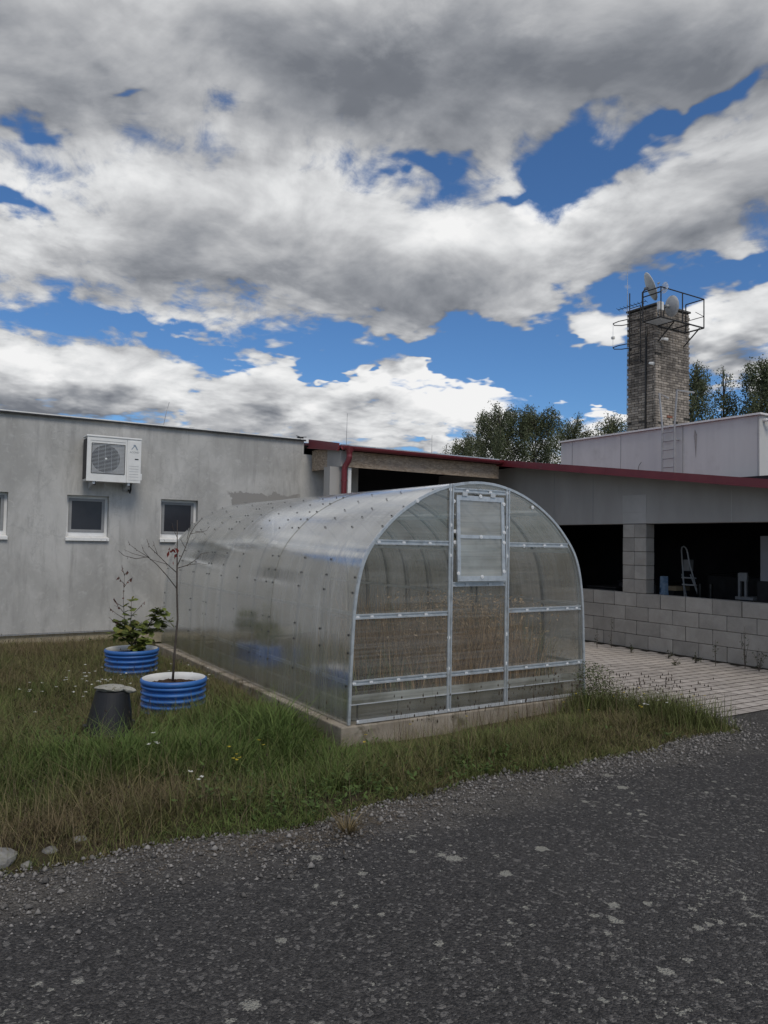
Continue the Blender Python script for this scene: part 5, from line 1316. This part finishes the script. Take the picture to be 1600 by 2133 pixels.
ys_ = [(1.95+rng.normal(0, .035), 5.05+rng.normal(0, .03)) for _ in range(5)]+[(2.2, 5.22), (2.23, 5.2), (3.0, 5.05), (3.02, 5.06), (3.9, 5.75), (3.92, 5.74), (4.45, 5.62)]+[(6.0+rng.normal(0, .35), 5.15+rng.normal(0, .25)) for _ in range(11)]+[(6.75+rng.normal(0, .1), 4.85+rng.normal(0, .08)) for _ in range(6)]
flowers('yellow_wildflowers', ys_, (.52, .40, .03), .016, .16, .30, 5)
# separate weeds that found a joint in the paving
def weed(label, x, y, h, spread, seed, leafy):
    g = np.random.default_rng(seed); t = thing('paving_weed', label, 'weed', (x, y, 0), 'weeds growing in the paving')
    for k in range(leafy):
        a = g.uniform(0, 6.28); hh = h*g.uniform(.35, 1.0) if k else h
        e = np.array([math.cos(a)*spread*g.uniform(.2, 1), math.sin(a)*spread*g.uniform(.2, 1), hh]) if k else np.array([.01, .01, h])
        MB().tube([(x, y, -.005), (x+e[0]*.4, y+e[1]*.4, e[2]*.6), (x+e[0], y+e[1], e[2])], [.004, .003, .0015], 5).build('stem', MT['bark'], t)
        m = 12; tt = g.uniform(.15, 1, m)[:, None]; P = np.array([x, y, 0])+e*tt+g.normal(0, .012, (m, 3)); U = unit(g.normal(0, 1, (m, 3))+[0, 0, .2])*g.uniform(.02, .05, (m, 1))
        o = quads_mesh('leaves', P, U, np.cross(unit(U), unit(g.normal(0, 1, U.shape)))*.008, np.array([[.06, .07, .03]])*g.uniform(.5, 1.3, (m, 1)), MT['leaf']); adopt(o, t); stuff(o)
for i, (x, y, h, s, lf, lab) in enumerate(((10.3, 9.35, .32, .05, 2, 'leafy weed in the paving nearest the greenhouse corner'), (10.55, 9.25, .55, .05, 2, 'tall thin weed left of the tuft below the block pillar'), (10.35, 8.65, .14, .10, 4, 'small fan shaped weed below the block pillar'), (10.4, 7.95, .14, .10, 4, 'low bushy weed at the middle of the block wall'),
        (10.4, 7.45, .13, .14, 5, 'spreading low weed right of the low bushy one'), (10.4, 7.1, .40, .04, 2, 'thin upright weed near the middle of the block wall'), (9.9, 7.45, .08, .12, 4, 'flat sprawling weed out on the paving'), (10.6, 6.75, .62, .08, 4, 'tallest thin weed against the block wall'), (10.55, 6.5, .34, .12, 5, 'bushy weed with dead stems at the wall foot'), (10.5, 5.95, .13, .12, 5, 'low weed at the wall foot nearest the right edge'))):
    weed(lab, x, y, h, s, 40+i, lf)
tf = rng.normal(0, .022, (170, 2)); n = 170; Pq = np.stack([2.33+tf[:, 0], 4.10+tf[:, 1], np.zeros(n)], 1)
tu = blades('grass_tuft', Pq, rng.uniform(.03, .19, n), rng.uniform(.002, .005, n), np.arctan2(tf[:, 1], tf[:, 0])+rng.normal(0, .5, n), rng.uniform(.1, 1.4, n), rng.uniform(0, .8, n), np.array([[.20, .155, .08]])*rng.uniform(.5, 1.3, (n, 1)), MT['grass'], 2)
tag(tu, 'lone dry grass tuft growing out of the asphalt', 'grass tuft')
# dead straw and loose grit along the road edge
n = 900; X = np.concatenate([rng.normal(2.2, .55, 600), rng.uniform(.3, 6.5, 300)]); Y = EY(X)-np.abs(rng.normal(0, .12, n))-.02; Y[:600] -= np.abs(rng.normal(0, .10, 600))
a_ = rng.uniform(0, 6.28, n); U = np.stack([np.cos(a_), np.sin(a_), rng.uniform(-.01, .06, n)], 1)*rng.uniform(.03, .14, (n, 1))
stuff(quads_mesh('dead_straw', np.stack([X, Y, np.full(n, .008)], 1), U, np.stack([-np.sin(a_), np.cos(a_), np.zeros(n)], 1)*.0016, np.array([[.19, .15, .105]])*rng.uniform(.45, 1.15, (n, 1)), MT['grass']))
n = 8500; X = rng.uniform(-.3, 7.4, n); Y = np.where(X < 7, EY(np.minimum(X, 6.95)), 4.9)-np.abs(rng.normal(0, .26, n))*np.where(X < 2.2, 1.35, 1)+.05
R0 = rng.gamma(2.2, .0024, n)+.0025; mb = MB()
oct_ = np.array([(1,0,0),(0,1,0),(-1,0,0),(0,-1,0),(0,0,.8),(0,0,-.4)], float); of = [(0,1,4),(1,2,4),(2,3,4),(3,0,4),(1,0,5),(2,1,5),(3,2,5),(0,3,5)]
V = oct_[None]*R0[:, None, None]*rng.uniform(.6, 1.4, (n, 6, 1)); th = rng.uniform(0, 6.28, n); c_, s_ = np.cos(th)[:, None], np.sin(th)[:, None]
V = np.stack([V[:, :, 0]*c_-V[:, :, 1]*s_, V[:, :, 0]*s_+V[:, :, 1]*c_, V[:, :, 2]], 2)+np.stack([X, Y, R0*.35], 1)[:, None]
me = bpy.data.meshes.new('gravel'); F = (np.arange(n)[:, None, None]*6+np.array(of)[None]).reshape(-1, 3)
me.vertices.add(n*6); me.vertices.foreach_set('co', V.astype('f').ravel()); me.loops.add(F.size); me.loops.foreach_set('vertex_index', F.astype('i').ravel()); me.polygons.add(len(F)); me.polygons.foreach_set('loop_start', np.arange(0, F.size, 3, dtype='i')); me.polygons.foreach_set('loop_total', np.full(len(F), 3, 'i')); me.update(calc_edges=True)
ca = me.color_attributes.new('col', 'FLOAT_COLOR', 'POINT'); cc = np.array([[.17, .16, .15]])*rng.uniform(.4, 1.7, (n, 1)); ca.data.foreach_set('color', np.concatenate([np.repeat(cc, 6, 0), np.ones((n*6, 1))], 1).astype('f').ravel())
me.materials.append(attr_mat('gravel_colours', .92)); o = bpy.data.objects.new('gravel', me); C.objects.link(o); stuff(o)
# ------------------------------------------------------------------ rank growth inside the greenhouse
n = 2600; X = np.clip(rng.normal(5.35, .45, n), 3.7, 6.15); Y = 6.2+rng.random(n)**1.8*3.0
ht_ = rng.uniform(.5, 1.25, n)*np.exp(-((X-5.35)/1.1)**2)
stuff(blades('dead_greenhouse_weeds', np.stack([X, Y, np.full(n, .17)], 1), ht_, rng.uniform(.006, .014, n), rng.uniform(0, 6.28, n), rng.uniform(0, .25, n), rng.uniform(0, .35, n), np.array([[.52, .36, .21]])*rng.uniform(.4, 1.5, (n, 1)), MT['grass'], 3))
n = 2200; X = np.clip(rng.normal(5.5, .4, n), 3.7, 6.2); Y = 6.2+rng.random(n)*1.6; Z = .2+rng.random(n)**.8*1.0
U = unit(rng.normal(0, 1, (n, 3)))*rng.uniform(.02, .07, (n, 1))
stuff(quads_mesh('dead_greenhouse_leaves', np.stack([X, Y, Z], 1), U, np.cross(unit(U), unit(rng.normal(0, 1, U.shape)))*.013, np.array([[.62, .46, .30]])*rng.uniform(.4, 1.5, (n, 1)), MT['leaf']))
n = 1900; X = np.concatenate([np.clip(rng.normal(6.0, .14, 1300), 5.6, 6.22), rng.uniform(3.65, 5.2, 600)]); Y = 6.2+rng.random(n)*3.5; ht_ = np.concatenate([rng.uniform(.4, 1.0, 1300), rng.uniform(.2, .6, 600)])
stuff(blades('green_greenhouse_weeds', np.stack([X, Y, np.full(n, .17)], 1), ht_, rng.uniform(.005, .012, n), rng.uniform(0, 6.28, n), rng.uniform(0, .3, n), rng.uniform(0, .6, n), np.array([[.22, .25, .11]])*rng.uniform(.5, 1.4, (n, 1)), MT['grass'], 3))
